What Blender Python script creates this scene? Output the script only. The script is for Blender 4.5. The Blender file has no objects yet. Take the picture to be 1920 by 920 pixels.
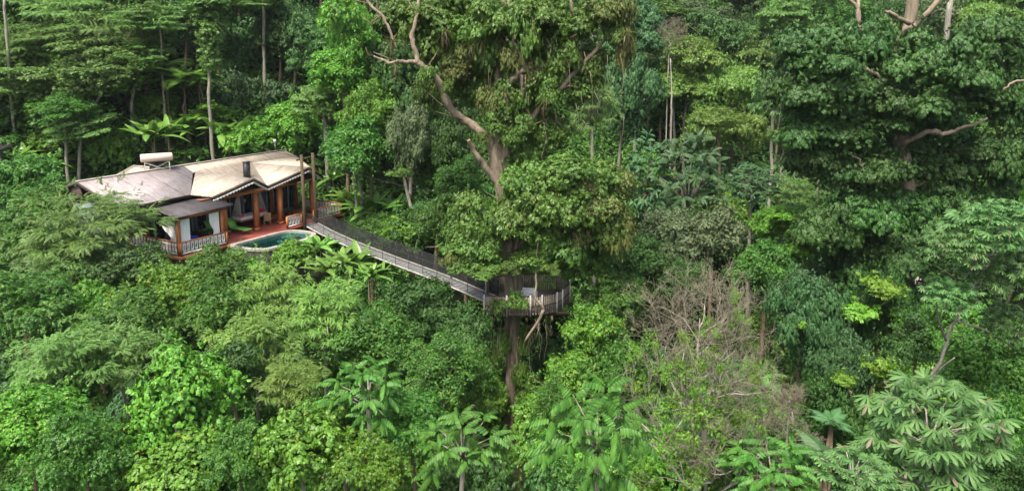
import bpy, math, random
import numpy as np
from mathutils import Vector, Matrix
R_ = math.radians
sc = bpy.context.scene
col = sc.collection
# ---------------------------------------------------------------- camera, sky, sun, exposure
CZ = 12.5
cam_d = bpy.data.cameras.new('camera'); cam = bpy.data.objects.new('camera', cam_d); col.objects.link(cam)
cam.location = (0, 0, CZ); cam.rotation_euler = (R_(90 - 9), 0, 0)
cam_d.sensor_width = 36; cam_d.lens = 36 * 1400 / 1920; cam_d.shift_y = -147 / 1920
cam_d.clip_start = 0.1; cam_d.clip_end = 2000
sc.camera = cam
SUN_EL, SUN_AZ = 62, 205          # azimuth measured clockwise from +Y (the view direction)
w = bpy.data.worlds.new('World'); sc.world = w; w.use_nodes = True
nt = w.node_tree; bg = nt.nodes['Background']
sky = nt.nodes.new('ShaderNodeTexSky'); sky.sky_type = 'NISHITA'; sky.sun_disc = False
sky.sun_elevation = R_(SUN_EL); sky.sun_rotation = R_(SUN_AZ); sky.dust_density = 6; sky.air_density = 1.2; sky.ozone_density = 0.7
nt.links.new(sky.outputs[0], bg.inputs[0]); bg.inputs[1].default_value = 0.15
sd = bpy.data.lights.new('sun', 'SUN'); so = bpy.data.objects.new('sun', sd); col.objects.link(so)
sd.energy = 3.1; sd.angle = R_(11); sd.color = (1, 0.96, 0.88)
so.rotation_euler = (R_(90 - SUN_EL), 0, R_(180 - SUN_AZ)); so.location = (0, 0, 60)
sc.view_settings.view_transform = 'Standard'; sc.view_settings.look = 'None'
sc.view_settings.exposure = 1.15; sc.view_settings.gamma = 1
sc.cycles.max_bounces = 5; sc.cycles.diffuse_bounces = 3; sc.cycles.glossy_bounces = 2
sc.cycles.transmission_bounces = 3; sc.cycles.transparent_max_bounces = 8
sc.cycles.use_denoising = True; sc.cycles.caustics_reflective = False; sc.cycles.caustics_refractive = False
rng = np.random.default_rng(7); random.seed(7)

# ---------------------------------------------------------------- pixel -> world helpers (1920x920 photo pixels)
_T = R_(9)
def ray(px, py):
    u = (px - 960) / 1400; v = -(py - 313) / 1400
    return (u, math.cos(_T) + v * math.sin(_T), -math.sin(_T) + v * math.cos(_T))
def D(px, py, Y):
    d = ray(px, py); t = Y / d[1]; return Vector((d[0] * t, Y, CZ + d[2] * t))
def mpp(Y, z):                       # metres per photo pixel at a point
    return (Y * math.cos(_T) - (z - CZ) * math.sin(_T)) / 1400
# house frame: s along the terrace (away), t towards the valley
def H(s, t, z=0.0): return Vector((-20.25 + .5 * s + .866 * t, 44.05 + .866 * s - .5 * t, z))
# ---------------------------------------------------------------- materials
def mat(name, color, rough=.7, spec=.3, var=None, scale=4.0, bump=0, bscale=30, metal=0, coord='Object', stretch=None, trans=0, ranks=None):
    m = bpy.data.materials.new(name); m.use_nodes = True
    n = m.node_tree.nodes; l = m.node_tree.links; b = n['Principled BSDF']
    b.inputs['Base Color'].default_value = (*color, 1); b.inputs['Roughness'].default_value = rough
    b.inputs['Specular IOR Level'].default_value = spec; b.inputs['Metallic'].default_value = metal
    tc = n.new('ShaderNodeTexCoord'); vec = tc.outputs[coord]
    if stretch:
        mp = n.new('ShaderNodeMapping'); mp.inputs['Scale'].default_value = stretch
        l.new(vec, mp.inputs[0]); vec = mp.outputs[0]
    if var:
        t = n.new('ShaderNodeTexNoise'); t.inputs['Scale'].default_value = scale; t.inputs['Detail'].default_value = 6
        t.inputs['Roughness'].default_value = .65
        l.new(vec, t.inputs['Vector'])
        cr = n.new('ShaderNodeValToRGB'); cr.color_ramp.elements[0].position = .32; cr.color_ramp.elements[1].position = .68
        cr.color_ramp.elements[0].color = (*var, 1); cr.color_ramp.elements[1].color = (*color, 1)
        l.new(t.outputs['Fac'], cr.inputs[0]); l.new(cr.outputs[0], b.inputs['Base Color'])
    if bump:
        t2 = n.new('ShaderNodeTexNoise'); t2.inputs['Scale'].default_value = bscale; t2.inputs['Detail'].default_value = 4
        l.new(vec, t2.inputs['Vector'])
        bp = n.new('ShaderNodeBump'); bp.inputs['Strength'].default_value = bump; bp.inputs['Distance'].default_value = .05
        l.new(t2.outputs['Fac'], bp.inputs['Height']); l.new(bp.outputs[0], b.inputs['Normal'])
    return m
def leafmat(name, ca, cb, rough=.45, trans=.3, sheen=.35, nscale=.6, rare=None):
    """ca..cb: range of leaf colours; every leaf draws its own, clumps drift with a noise, trees differ a little"""
    m = bpy.data.materials.new(name); m.use_nodes = True
    n = m.node_tree.nodes; l = m.node_tree.links; b = n['Principled BSDF']; out = n['Material Output']
    geo = n.new('ShaderNodeNewGeometry'); oi = n.new('ShaderNodeObjectInfo'); tc = n.new('ShaderNodeTexCoord')
    no = n.new('ShaderNodeTexNoise'); no.inputs['Scale'].default_value = nscale; no.inputs['Detail'].default_value = 3
    l.new(tc.outputs['Object'], no.inputs['Vector'])
    a1 = n.new('ShaderNodeMath'); a1.operation = 'MULTIPLY_ADD'; a1.inputs[1].default_value = .8; a1.inputs[2].default_value = -.46
    l.new(geo.outputs['Random Per Island'], a1.inputs[0])
    a2 = n.new('ShaderNodeMath'); a2.operation = 'MULTIPLY_ADD'; a2.inputs[1].default_value = 1.3
    l.new(no.outputs['Fac'], a2.inputs[0]); l.new(a1.outputs[0], a2.inputs[2])
    mx = n.new('ShaderNodeMix'); mx.data_type = 'RGBA'
    mx.inputs['A'].default_value = (*ca, 1); mx.inputs['B'].default_value = (*cb, 1)
    cl = n.new('ShaderNodeClamp'); l.new(a2.outputs[0], cl.inputs[0]); l.new(cl.outputs[0], mx.inputs['Factor'])
    last = mx.outputs['Result']
    if rare:                                            # a few old yellow or brown leaves
        gt = n.new('ShaderNodeMath'); gt.operation = 'GREATER_THAN'; gt.inputs[1].default_value = 1 - rare[3]
        l.new(geo.outputs['Random Per Island'], gt.inputs[0])
        m2 = n.new('ShaderNodeMix'); m2.data_type = 'RGBA'; m2.inputs['B'].default_value = (*rare[:3], 1)
        l.new(gt.outputs[0], m2.inputs['Factor']); l.new(last, m2.inputs['A']); last = m2.outputs['Result']
    hs = n.new('ShaderNodeHueSaturation')
    h1 = n.new('ShaderNodeMath'); h1.operation = 'MULTIPLY_ADD'; h1.inputs[1].default_value = .024; h1.inputs[2].default_value = .488
    h2 = n.new('ShaderNodeMath'); h2.operation = 'MULTIPLY_ADD'; h2.inputs[1].default_value = .4; h2.inputs[2].default_value = .8
    l.new(oi.outputs['Random'], h1.inputs[0]); l.new(oi.outputs['Random'], h2.inputs[0])
    l.new(h1.outputs[0], hs.inputs['Hue']); l.new(h2.outputs[0], hs.inputs['Value']); l.new(last, hs.inputs['Color'])
    l.new(hs.outputs[0], b.inputs['Base Color']); b.inputs['Roughness'].default_value = rough
    b.inputs['Specular IOR Level'].default_value = sheen
    if trans > 0:
        tr = n.new('ShaderNodeBsdfTranslucent'); l.new(hs.outputs[0], tr.inputs['Color'])
        ms = n.new('ShaderNodeMixShader'); ms.inputs[0].default_value = trans
        l.new(b.outputs[0], ms.inputs[1]); l.new(tr.outputs[0], ms.inputs[2]); l.new(ms.outputs[0], out.inputs['Surface'])
    return m
G_MUL = 1.0
LM = {
 'mid':    leafmat('leaf_mid', (0.023, 0.082, 0.012), (0.086, 0.211, 0.027), rare=(.22, .19, .03, .012)),
 'bright': leafmat('leaf_bright', (0.036, 0.124, 0.012), (0.142, 0.309, 0.033), rare=(.30, .25, .03, .015)),
 'dark':   leafmat('leaf_dark', (0.016, 0.052, 0.012), (0.056, 0.129, 0.024), rough=.52, sheen=.3, trans=.2),
 'teal':   leafmat('leaf_teal', (0.024, 0.070, 0.024), (0.066, 0.144, 0.046), rough=.52, sheen=.3, trans=.2),
 'grey':   leafmat('leaf_grey', (0.050, 0.088, 0.033), (0.122, 0.170, 0.069), rough=.5, trans=.2),
 'pale':   leafmat('leaf_pale', (0.046, 0.118, 0.020), (0.152, 0.268, 0.060), rough=.45, trans=.3),
 'yellow': leafmat('leaf_yellow', (0.056, 0.129, 0.019), (0.167, 0.288, 0.046), trans=.3),
 'lime':   leafmat('leaf_lime', (0.066, 0.185, 0.015), (0.173, 0.319, 0.033), trans=.3),
  'moss':   leafmat('leaf_moss', (0.054, 0.085, 0.019), (0.140, 0.170, 0.042), trans=.2, rare=(.20, .13, .05, .04)),
 'giant':  leafmat('leaf_giant', (0.036, 0.088, 0.015), (0.122, 0.227, 0.037), rare=(.26, .20, .05, .012)),
 'big':    leafmat('leaf_big', (0.029, 0.113, 0.017), (0.092, 0.242, 0.037), rough=.5, sheen=.25, nscale=1.5),
 'cecro':  leafmat('leaf_cecropia', (0.036, 0.103, 0.027), (0.112, 0.221, 0.060), rough=.5, sheen=.3, nscale=1.5, rare=(.18, .15, .10, .02)),
 'banana': leafmat('leaf_banana', (0.056, 0.154, 0.020), (0.163, 0.309, 0.056), rough=.35, sheen=.5, nscale=1.2, rare=(.28, .22, .09, .06)),
 'fern':   leafmat('leaf_fern', (0.061, 0.154, 0.023), (0.163, 0.278, 0.046), nscale=1.2),
 'brown':  leafmat('leaf_brown', (0.070, 0.060, 0.035), (0.160, 0.120, 0.070), trans=.1),
}
def bark(name, c, c2, sc_=6): return mat(name, c, .9, .1, var=c2, scale=sc_, bump=.6, bscale=18, stretch=(2.2, 2.2, .5))
BK = {
 'red':  bark('bark_red', (.30, .24, .18), (.12, .10, .07), 2.2),
 'pale': bark('bark_pale', (.30, .28, .23), (.12, .12, .085), 4),
 'brown': bark('bark_brown', (.20, .15, .10), (.09, .07, .045), 5),
 'twig': bark('bark_twig', (.25, .225, .165), (.15, .135, .095), 3),
 'white': bark('bark_white', (.40, .38, .32), (.22, .20, .16), 4),
}
# ---------------------------------------------------------------- objects
def link(o): col.objects.link(o); return o
def tag(o, label=None, cat=None, group=None, kind=None):
    if label: o['label'] = label
    if cat: o['category'] = cat
    if group: o['group'] = group
    if kind: o['kind'] = kind
    return o
def thing(name, label, cat, loc, rz=0, group=None):
    o = bpy.data.objects.new(name, None); o.empty_display_size = .3; link(o)
    o.location = loc; o.rotation_euler = (0, 0, rz); return tag(o, label, cat, group)
def meshdata(name, V, loops, sizes, material, smooth=False):
    me = bpy.data.meshes.new(name)
    V = np.ascontiguousarray(V, dtype=np.float32); loops = np.ascontiguousarray(loops, dtype=np.int32)
    sizes = np.ascontiguousarray(sizes, dtype=np.int32)
    me.vertices.add(len(V)); me.vertices.foreach_set('co', V.ravel())
    me.loops.add(len(loops)); me.loops.foreach_set('vertex_index', loops)
    me.polygons.add(len(sizes)); st = np.concatenate([[0], np.cumsum(sizes)[:-1]]).astype(np.int32)
    me.polygons.foreach_set('loop_start', st)
    if smooth: me.polygons.foreach_set('use_smooth', np.ones(len(sizes), bool))
    me.update(calc_edges=True)
    if material: me.materials.append(material)
    return me
def put(name, me, parent=None, loc=(0, 0, 0), scale=(1, 1, 1), rot=(0, 0, 0)):
    o = bpy.data.objects.new(name, me); link(o); o.parent = parent
    o.location = loc; o.scale = scale; o.rotation_euler = rot; return o
class MB:
    """collects shapes; off = point subtracted from everything added"""
    def __init__(s, off=(0, 0, 0)): s.v = []; s.f = []; s.off = Vector(off)
    def poly(s, pts, flip=False):
        b = len(s.v); s.v += [tuple(Vector(p) - s.off) for p in pts]
        ids = list(range(b, b + len(pts))); s.f.append(ids[::-1] if flip else ids)
    def mesh(s, pts, faces):
        b = len(s.v); s.v += [tuple(Vector(p) - s.off) for p in pts]; s.f += [[b + i for i in f] for f in faces]
    def box(s, a, b_):
        x0, y0, z0 = [min(a[i], b_[i]) for i in range(3)]; x1, y1, z1 = [max(a[i], b_[i]) for i in range(3)]
        s.mesh([(x0, y0, z0), (x1, y0, z0), (x1, y1, z0), (x0, y1, z0), (x0, y0, z1), (x1, y0, z1), (x1, y1, z1), (x0, y1, z1)],
               [(0, 3, 2, 1), (4, 5, 6, 7), (0, 1, 5, 4), (1, 2, 6, 5), (2, 3, 7, 6), (3, 0, 4, 7)])
    def beam(s, p, q, wd, ht, up=(0, 0, 1)):
        p = Vector(p); q = Vector(q); d = (q - p).normalized(); up = Vector(up)
        sx = d.cross(up).normalized() * wd / 2; sz = sx.cross(d).normalized() * ht / 2
        pts = [e + a * sx + b * sz for e in (p, q) for a, b in ((-1, -1), (1, -1), (1, 1), (-1, 1))]
        s.mesh(pts, [(3, 2, 1, 0), (4, 5, 6, 7), (0, 1, 5, 4), (1, 2, 6, 5), (2, 3, 7, 6), (3, 0, 4, 7)])
    def slab(s, pts, th):               # polygon (CCW from above) with thickness downwards
        n = len(pts); P = [Vector(p) for p in pts]; Q = [p - Vector((0, 0, th)) for p in P]
        s.mesh(P + Q, [list(range(n)), list(range(2 * n - 1, n - 1, -1))] + [(i, i + n, (i + 1) % n + n, (i + 1) % n) for i in range(n)])
    def tube(s, pts, rad, n=8, cap=True):
        P = [Vector(p) for p in pts]; k = len(P)
        if not hasattr(rad, '__len__'): rad = [rad] * k
        base = len(s.v); ref = None
        for i in range(k):
            d = (P[min(i + 1, k - 1)] - P[max(i - 1, 0)]).normalized()
            if ref is None: ref = d.orthogonal().normalized()
            ref = (ref - d * ref.dot(d)).normalized(); b = d.cross(ref)
            for j in range(n):
                a = 2 * math.pi * j / n
                s.v.append(tuple(P[i] + (ref * math.cos(a) + b * math.sin(a)) * rad[i] - s.off))
        for i in range(k - 1):
            for j in range(n):
                a = base + i * n + j; b2 = base + i * n + (j + 1) % n
                s.f.append([a, b2, b2 + n, a + n])
        if cap: s.f.append([base + j for j in range(n)][::-1]); s.f.append([base + (k - 1) * n + j for j in range(n)])
    def data(s, name, material, smooth=False):
        lo = [i for f in s.f for i in f]; sz = [len(f) for f in s.f]
        return meshdata(name, np.array(s.v), lo, sz, material, smooth)
    def build(s, name, material, parent=None, smooth=False, **k):
        if not s.f: return None
        return put(name, s.data(name, material, smooth), parent, **k)
def bevel(o, wd=.01, seg=2):
    m = o.modifiers.new('b', 'BEVEL'); m.width = wd; m.segments = seg; m.limit_method = 'ANGLE'; return o
# ---------------------------------------------------------------- terrain height
def sstep(a, b, x):
    t = np.clip((x - a) / (b - a), 0, 1); return t * t * (3 - 2 * t)
def ground(x, y):
    x = np.asarray(x, float); y = np.asarray(y, float)
    foot = 33 + 14 * sstep(-18, 6, x) + 4 * sstep(5, 30, x) - 4 * sstep(-25, -40, x)
    d = y - foot
    z = -15 + 12.5 * sstep(0, 14, d) + 0
    hill = np.maximum(0, y - (57 + 16 * sstep(-10, 12, x) + 4 * sstep(15, 40, x) - 6 * sstep(-22, -38, x)))
    z = z + hill * .72 * (1 - .25 * sstep(20, 60, hill))
    z = z + .9 * np.sin(x * .21 + 1) * np.cos(y * .17) + .4 * np.sin(x * .53 + y * .4)
    hx, hy = x + 20.25, y - 44.05
    s = .5 * hx + .866 * hy; t = .866 * hx - .5 * hy
    m = sstep(-7, -3, s) * (1 - sstep(15.5, 19, s)) * sstep(-15, -11.5, t) * (1 - sstep(-1.5, 1.2, t))
    z = z * (1 - m) + (-.45) * m
    m2 = sstep(2.2, 3.5, s) * (1 - sstep(9, 10.5, s)) * sstep(-1, 0, t) * (1 - sstep(3.8, 5, t))
    return np.where(m2 > 0, np.minimum(z, -1.6) * m2 + z * (1 - m2), z)
def hit(px, py):                        # where the sight line through a photo pixel meets the ground
    for Y in np.arange(30, 140, .25):
        p = D(px, py, Y)
        if p.z <= float(ground(p.x, p.y)): return p
    return D(px, py, 60)
def gz(x, y): return float(ground(x, y))
# ================================================================ foliage engine
def T_(verts, faces):
    V = np.array(verts, float); lo = [i for f in faces for i in f]
    return V, np.array(lo, np.int32), np.array([len(f) for f in faces], np.int32)
def merge(parts):
    V = []; L = []; S = []; b = 0
    for v, l, s in parts:
        V.append(v); L.append(l + b); S.append(s); b += len(v)
    return np.concatenate(V), np.concatenate(L).astype(np.int32), np.concatenate(S).astype(np.int32)
def xf(t, P=(0, 0, 0), A=(1, 0, 0), N=(0, 0, 1), s=1.0):
    return stamp(t, np.array([P], float), np.array([A], float), np.array([N], float), np.array([s], float))
def stamp(t, P, A, N, S):
    """copies of template t at P with x axis A, normal near N, scale S, as one mesh"""
    V, L, Z = t; P = np.asarray(P, float); n = len(P)
    A = A / (np.linalg.norm(A, axis=1, keepdims=True) + 1e-9)
    Yv = np.cross(N, A); Yv /= (np.linalg.norm(Yv, axis=1, keepdims=True) + 1e-9)
    Zv = np.cross(A, Yv)
    S = np.broadcast_to(np.asarray(S, float), (n,))
    out = P[:, None, :] + S[:, None, None] * (V[None, :, 0:1] * A[:, None, :] + V[None, :, 1:2] * Yv[:, None, :] + V[None, :, 2:3] * Zv[:, None, :])
    LL = (L[None, :] + (np.arange(n) * len(V))[:, None]).ravel()
    return out.reshape(-1, 3), LL.astype(np.int32), np.tile(Z, n)
# leaf shapes, length 1 along x
leaf4 = T_([(0, 0, 0), (.45, -.24, -.07), (1, 0, -.10), (.45, .24, -.07), (.45, 0, 0)], [(0, 1, 4), (1, 2, 4), (2, 3, 4), (3, 0, 4)])
leaf3 = T_([(0, 0, 0), (.45, -.25, -.05), (1, 0, -.08), (.45, .25, -.05)], [(0, 1, 2, 3)])
leaf2 = T_([(0, 0, 0), (.42, -.24, -.06), (1, 0, -.12), (.42, .24, -.06)], [(0, 1, 2), (0, 2, 3)])
heart = T_([(0, 0, 0), (-.12, -.3, -.05), (.3, -.46, -.1), (1, 0, -.16), (.3, .46, -.1), (-.12, .3, -.05), (.35, 0, 0)],
           [(0, 1, 2, 6), (6, 2, 3), (6, 3, 4), (0, 6, 4, 5)])
def blade(n=6, wd=.13, droop=.25, fold=.25, w0=.15, peak=.45, twist=0):
    """long leaf with n segments, folded on the midrib, arching down"""
    v = []; f = []
    for i in range(n + 1):
        q = i / n; x = q * (1 - .25 * droop * q); z = -droop * q * q
        if q <= peak: ww = wd * (w0 + (1 - w0) * math.sin(q / peak * math.pi / 2))
        else: ww = wd * max(.02, math.cos((q - peak) / (1 - peak) * math.pi / 2) ** .7)
        v += [(x, -ww, z - ww * fold), (x, 0, z), (x, ww, z - ww * fold)]
    for i in range(n):
        a = i * 3; f += [(a, a + 3, a + 4, a + 1), (a + 1, a + 4, a + 5, a + 2)]
    return T_(v, f)
def unit(a): return a / (np.linalg.norm(a, axis=-1, keepdims=True) + 1e-9)
def sprig(r, n=7, ln=.5, leaf=leaf2, droop=.5, size=.5, fan=1.0):
    """a twig end with n leaves"""
    P = []; A = []; N = []; S = []
    for i in range(n):
        q = .15 + .85 * i / (n - 1); a = i * 2.4 + r.uniform(-.4, .4)
        P.append((q * ln, 0, -.08 * q)); d = np.array([.5 + .5 * q, fan * math.cos(a), .35 * math.sin(a) - droop * r.uniform(.3, 1)])
        A.append(d); N.append((0.25 * r.normal(), .25 * r.normal(), 1)); S.append(size * r.uniform(.75, 1.15))
    return stamp(leaf, P, np.array(A), np.array(N), np.array(S))
def pinnate(r, pairs=8, leaf=leaf2, ll=.34, ang=70, droop=.35, hang=.15, rachis=True, w0=.3, bend=0):
    """one pinnate frond of length 1 with leaflets in pairs"""
    P = []; A = []; N = []; S = []
    for i in range(pairs):
        q = .12 + .86 * i / (pairs - 1); x = q * (1 - .2 * droop * q); z = -droop * q * q
        for sg in (-1, 1):
            aa = R_(ang - 25 * q)
            P.append((x, 0, z)); A.append((math.cos(aa), sg * math.sin(aa), -hang - .25 * droop * q + r.uniform(-.05, .05)))
            N.append((0, -sg * hang * 0, 1)); S.append(ll * (w0 + (1 - w0) * math.sin(math.pi * min(1, q + .12) ** .8)) * r.uniform(.9, 1.08))
    parts = [stamp(leaf, P, np.array(A), np.array(N), np.array(S))]
    if rachis:
        m = MB(); k = 4
        m.tube([(q * (1 - .2 * droop * q), 0, -droop * q * q) for q in np.linspace(0, 1, k)], [.012, .01, .007, .003], 3)
        parts.append(T_(m.v, m.f))
    return merge(parts)
def pinna(n=3):                          # one side pinna of a fern seen as a comb-toothed blade
    return T_([(0, -.05, 0), (.5, -.085, -.03), (1, 0, -.14), (.5, .085, -.03), (0, .05, 0)], [(0, 1, 3, 4), (1, 2, 3)])
r0 = np.random.default_rng(3)
SPR = [sprig(r0, 7, .55, leaf2, .5, .5) for _ in range(4)]
SPRn = [sprig(r0, 8, .55, leaf2, .6, .45, .8) for _ in range(3)]
SPRh = [sprig(r0, 6, .7, heart, .8, .5, 1.1) for _ in range(4)]
SPRw = [sprig(r0, 6, .25, blade(2, .17, .3, .3), .5, .8, 1.2) for _ in range(3)]
FEA = [pinnate(r0, 9, leaf3, .26, 68, .3, .1, rachis=False) for _ in range(3)]      # feathery flat spray
def drooping_leaf(r, n=7):              # compound leaf: leaflets hang from a short arching stalk
    return pinnate(r, n, blade(2, .20, .25, .3, .4, .5), .30, 62, .40, .18, rachis=False, w0=.6)
DRP = [drooping_leaf(r0, n) for n in (6, 7, 8)]
def feathery_spray(r):                   # twig carrying alternating pinnate leaves in one plane
    P = []; A = []; N = []; S = []
    for i in range(6):
        q = .1 + .8 * i / 5; sg = 1 if i % 2 else -1
        P.append((q, 0, -.15 * q * q)); A.append((.75, sg * .65, -.15)); N.append((0.1 * r.normal(), .1 * r.normal(), 1)); S.append(.5 * r.uniform(.85, 1.1) * (1 - .3 * q))
    P.append((.85, 0, -.1)); A.append((1, 0, -.3)); N.append((0, 0, 1)); S.append(.42)
    return stamp(pinnate(r, 6, leaf3, .36, 65, .3, .1, rachis=False), P, np.array(A), np.array(N), np.array(S))
FSP = [feathery_spray(r0) for _ in range(3)]
bigleaflet = blade(4, .21, .30, .35, .5, .55)
def big_frond(r): return pinnate(r, 7, bigleaflet, .38, 74, .35, .85, w0=.7)
BFR = [big_frond(r0) for _ in range(3)]
def palmate(r, n=9, sp=330):
    ps = []
    lf = blade(4, .125, .42, .4, .12, .68)
    for i in range(n):
        a = R_(-sp / 2 + sp * i / (n - 1)); s = .62 * (1 - .22 * abs(i - (n - 1) / 2) / (n / 2)) * r.uniform(.92, 1.05)
        ps.append(xf(lf, (.45, 0, 0), (math.cos(a), math.sin(a), -.12 + r.uniform(-.06, .04)), (0, 0, 1), s))
    m = MB(); m.tube([(0, 0, -.05), (.45, 0, 0)], .010, 3); ps.append(T_(m.v, m.f))
    return merge(ps)
PAL = [palmate(r0) for _ in range(3)]
def stampmix(ts, P, A, N, S, r):
    k = r.integers(0, len(ts), len(P)); out = []
    for i, t in enumerate(ts):
        m = k == i
        if m.any(): out.append(stamp(t, P[m], A[m], N[m], S[m]))
    return merge(out)
def fdirs(n, r, zmin=-1.0, zmax=1.0):
    z = r.uniform(zmin, zmax, n); a = r.uniform(0, 2 * math.pi, n); q = np.sqrt(np.maximum(0, 1 - z * z))
    return np.stack([q * np.cos(a), q * np.sin(a), z], 1)
CLUMPS = {}
def crown(name, lm, seed, R=3.0, hz=.8, nc=34, rc=.34, flat=.7, per=90, ts=SPR, size=.45, zmin=-.5, droop=.35, up=.6, layered=False, inner=.25, tang=.6, drape=0, shoots=True):
    """crown mesh: nc leafy clumps spread over a lumpy ellipsoid of radius R (height R*hz); returns mesh data"""
    r = np.random.default_rng(seed); FD = 1.75 if ts is not DRP else 1.9; per = int(per * FD); size = size / FD ** .5
    # a few big lobes, and leafy clumps spread over the outside of each lobe
    nl = max(4, int(round(nc / 6))); ld = fdirs(nl * 4, r, max(zmin, -.45), .95); sel = [0]; dist = np.linalg.norm(ld - ld[0], axis=1)
    while len(sel) < nl:
        i = int(np.argmax(dist * r.uniform(.75, 1.0, len(ld)))); sel.append(i); dist = np.minimum(dist, np.linalg.norm(ld - ld[i], axis=1))
    LC = ld[sel] * r.uniform(.38, .85, nl)[:, None]; LR = r.uniform(.20, .50, nl); C = []
    k = 0
    while len(C) < nc and k < 6000:
        k += 1; j = k % nl; d = fdirs(1, r, -.5, 1)[0]; c = LC[j] + d * LR[j] * r.uniform(.8, 1.1)
        if any(np.linalg.norm(c - LC[i]) < LR[i] * .72 for i in range(nl) if i != j): continue
        if C and min(np.linalg.norm(c - q) for q in C) < .16: continue
        C.append(c)
    C = np.array(C); nc = len(C); C = C * R * np.array([1, 1, hz])
    if layered: C[:, 2] = np.round(C[:, 2] / (R * hz * .30)) * (R * hz * .30) + r.normal(0, .03 * R, nc)
    rcs = R * rc * r.uniform(.5, 1.15, nc)
    Ps = []; Ns = []; As = []; Ss = []
    for c, q in zip(C, rcs):
        n = int(per * (q / (R * rc)) ** 2); d = fdirs(n, r, -.55 if not layered else -.25, 1)
        sh = r.uniform(.35, 1.1, n) ** .6 * (1 + .35 * (r.random(n) < .08))
        p = c + d * q * np.array([1, 1, flat]) * sh[:, None]
        nn = unit(d * np.array([1, 1, 1 / flat]) * .7 + np.array([0, 0, up]) + r.normal(0, .22, (n, 3)))
        outw = unit(d * np.array([1, 1, .35]) + unit(c)[None] * .35)
        a = unit(outw * (1 - tang) + unit(np.cross(nn, r.normal(0, 1, (n, 3)))) * tang + np.array([0, 0, -droop]))
        Ps.append(p); Ns.append(nn); As.append(a); Ss.append(size * r.uniform(.7, 1.25, n) * r.uniform(.78, 1.25))
    if inner:
        n = int(len(np.concatenate(Ps)) * inner); d = fdirs(n, r, -.8, 1)
        p = d * R * np.array([1, 1, hz]) * (r.uniform(.15, .75, n) ** .5)[:, None]
        Ps.append(p); Ns.append(unit(d + r.normal(0, .5, (n, 3)) + np.array([0, 0, .5]))); As.append(unit(r.normal(0, 1, (n, 3)))); Ss.append(np.full(n, size * 1.25))
    for c in (C[r.permutation(nc)[:int(nc * .55)]] if shoots else []):     # young shoots that stand clear of the outline
        o = unit(c + np.array([0, 0, .5 * R])); n = 7; q = np.linspace(.3, 1, n); p = c + o * R * rc * .8 + o * (q * R * r.uniform(.10, .26))[:, None] + r.normal(0, .03 * R, (n, 3))
        Ps.append(p); Ns.append(unit(r.normal(0, .4, (n, 3)) + np.array([0, 0, 1]))); As.append(unit(r.normal(0, .6, (n, 3)) + o)); Ss.append(size * r.uniform(.6, 1.0, n))
    P = np.concatenate(Ps); N = np.concatenate(Ns); A = np.concatenate(As); S = np.concatenate(Ss)
    if drape:                                # trailing climbers hanging from the edge clumps
        for c in C[r.permutation(nc)[:drape]]:
            a = unit(c * np.array([1, 1, 0]) + 1e-6); n = 26; q = np.sort(r.random(n)); ln = R * r.uniform(.35, .9)
            p = c + a * R * .12 + np.stack([.05 * np.sin(q * 7), .05 * np.cos(q * 5), -q * ln], 1) + r.normal(0, .07, (n, 3))
            P = np.concatenate([P, p]); N = np.concatenate([N, unit(r.normal(0, .4, (n, 3)) + np.array([0, 0, .6]) + a)]); A = np.concatenate([A, unit(r.normal(0, .6, (n, 3)) + np.array([0, 0, -.7]) + a * .5)]); S = np.concatenate([S, size * r.uniform(.6, 1, n)])
    me = meshdata(name, *stampmix(ts, P, A, N, S, r), LM[lm])
    CLUMPS[me.name] = (C, R); true_size(me, P)
    return me
def true_size(me, P):
    rr = float(np.percentile(np.hypot(P[:, 0], P[:, 1]), 96)); me['R'] = rr * 1.04; z0, z1 = np.percentile(P[:, 2], 3), np.percentile(P[:, 2], 98)
    me['hz'] = float(max(abs(z0), abs(z1)) * 1.05 / me['R'])
def rosette_crown(name, lm, seed, R=2.2, hz=.7, nr=14, ts=BFR, size=.9, nl=8, zmin=-.35, tilt=.35, petiole=0.0, flat=1.0):
    """crown whose big compound leaves spread from branch ends"""
    r = np.random.default_rng(seed); C = fdirs(nr * 4, r, zmin, 1.0)
    sel = [0]; dist = np.linalg.norm(C - C[0], axis=1)
    while len(sel) < nr:
        i = int(np.argmax(dist * r.uniform(.85, 1, len(C)))); sel.append(i); dist = np.minimum(dist, np.linalg.norm(C - C[i], axis=1))
    C = C[sel] * R * r.uniform(.55, .85, nr)[:, None] * np.array([1, 1, hz])
    Ps = []; As = []; Ns = []; Ss = []
    for c in C:
        k = int(nl * r.uniform(.8, 1.3)); a0 = r.uniform(0, 6.28)
        for j in range(k):
            a = a0 + j * 2.399; el = r.uniform(-.35, .55) + tilt * .3
            d = np.array([math.cos(a), math.sin(a), el * flat]); d = unit(d + unit(c) * .45)
            Ps.append(c + d * .05); As.append(d); Ns.append(np.array([0, 0, 1]) + .25 * r.normal(0, 1, 3) + .3 * d); Ss.append(size * r.uniform(.75, 1.15))
    me = meshdata(name, *stampmix(ts, np.array(Ps), np.array(As), np.array(Ns), np.array(Ss), r), LM[lm])
    CLUMPS[me.name] = (C, R); true_size(me, np.array(Ps) + np.array(As) * np.array(Ss)[:, None] * .7)
    return me
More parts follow.
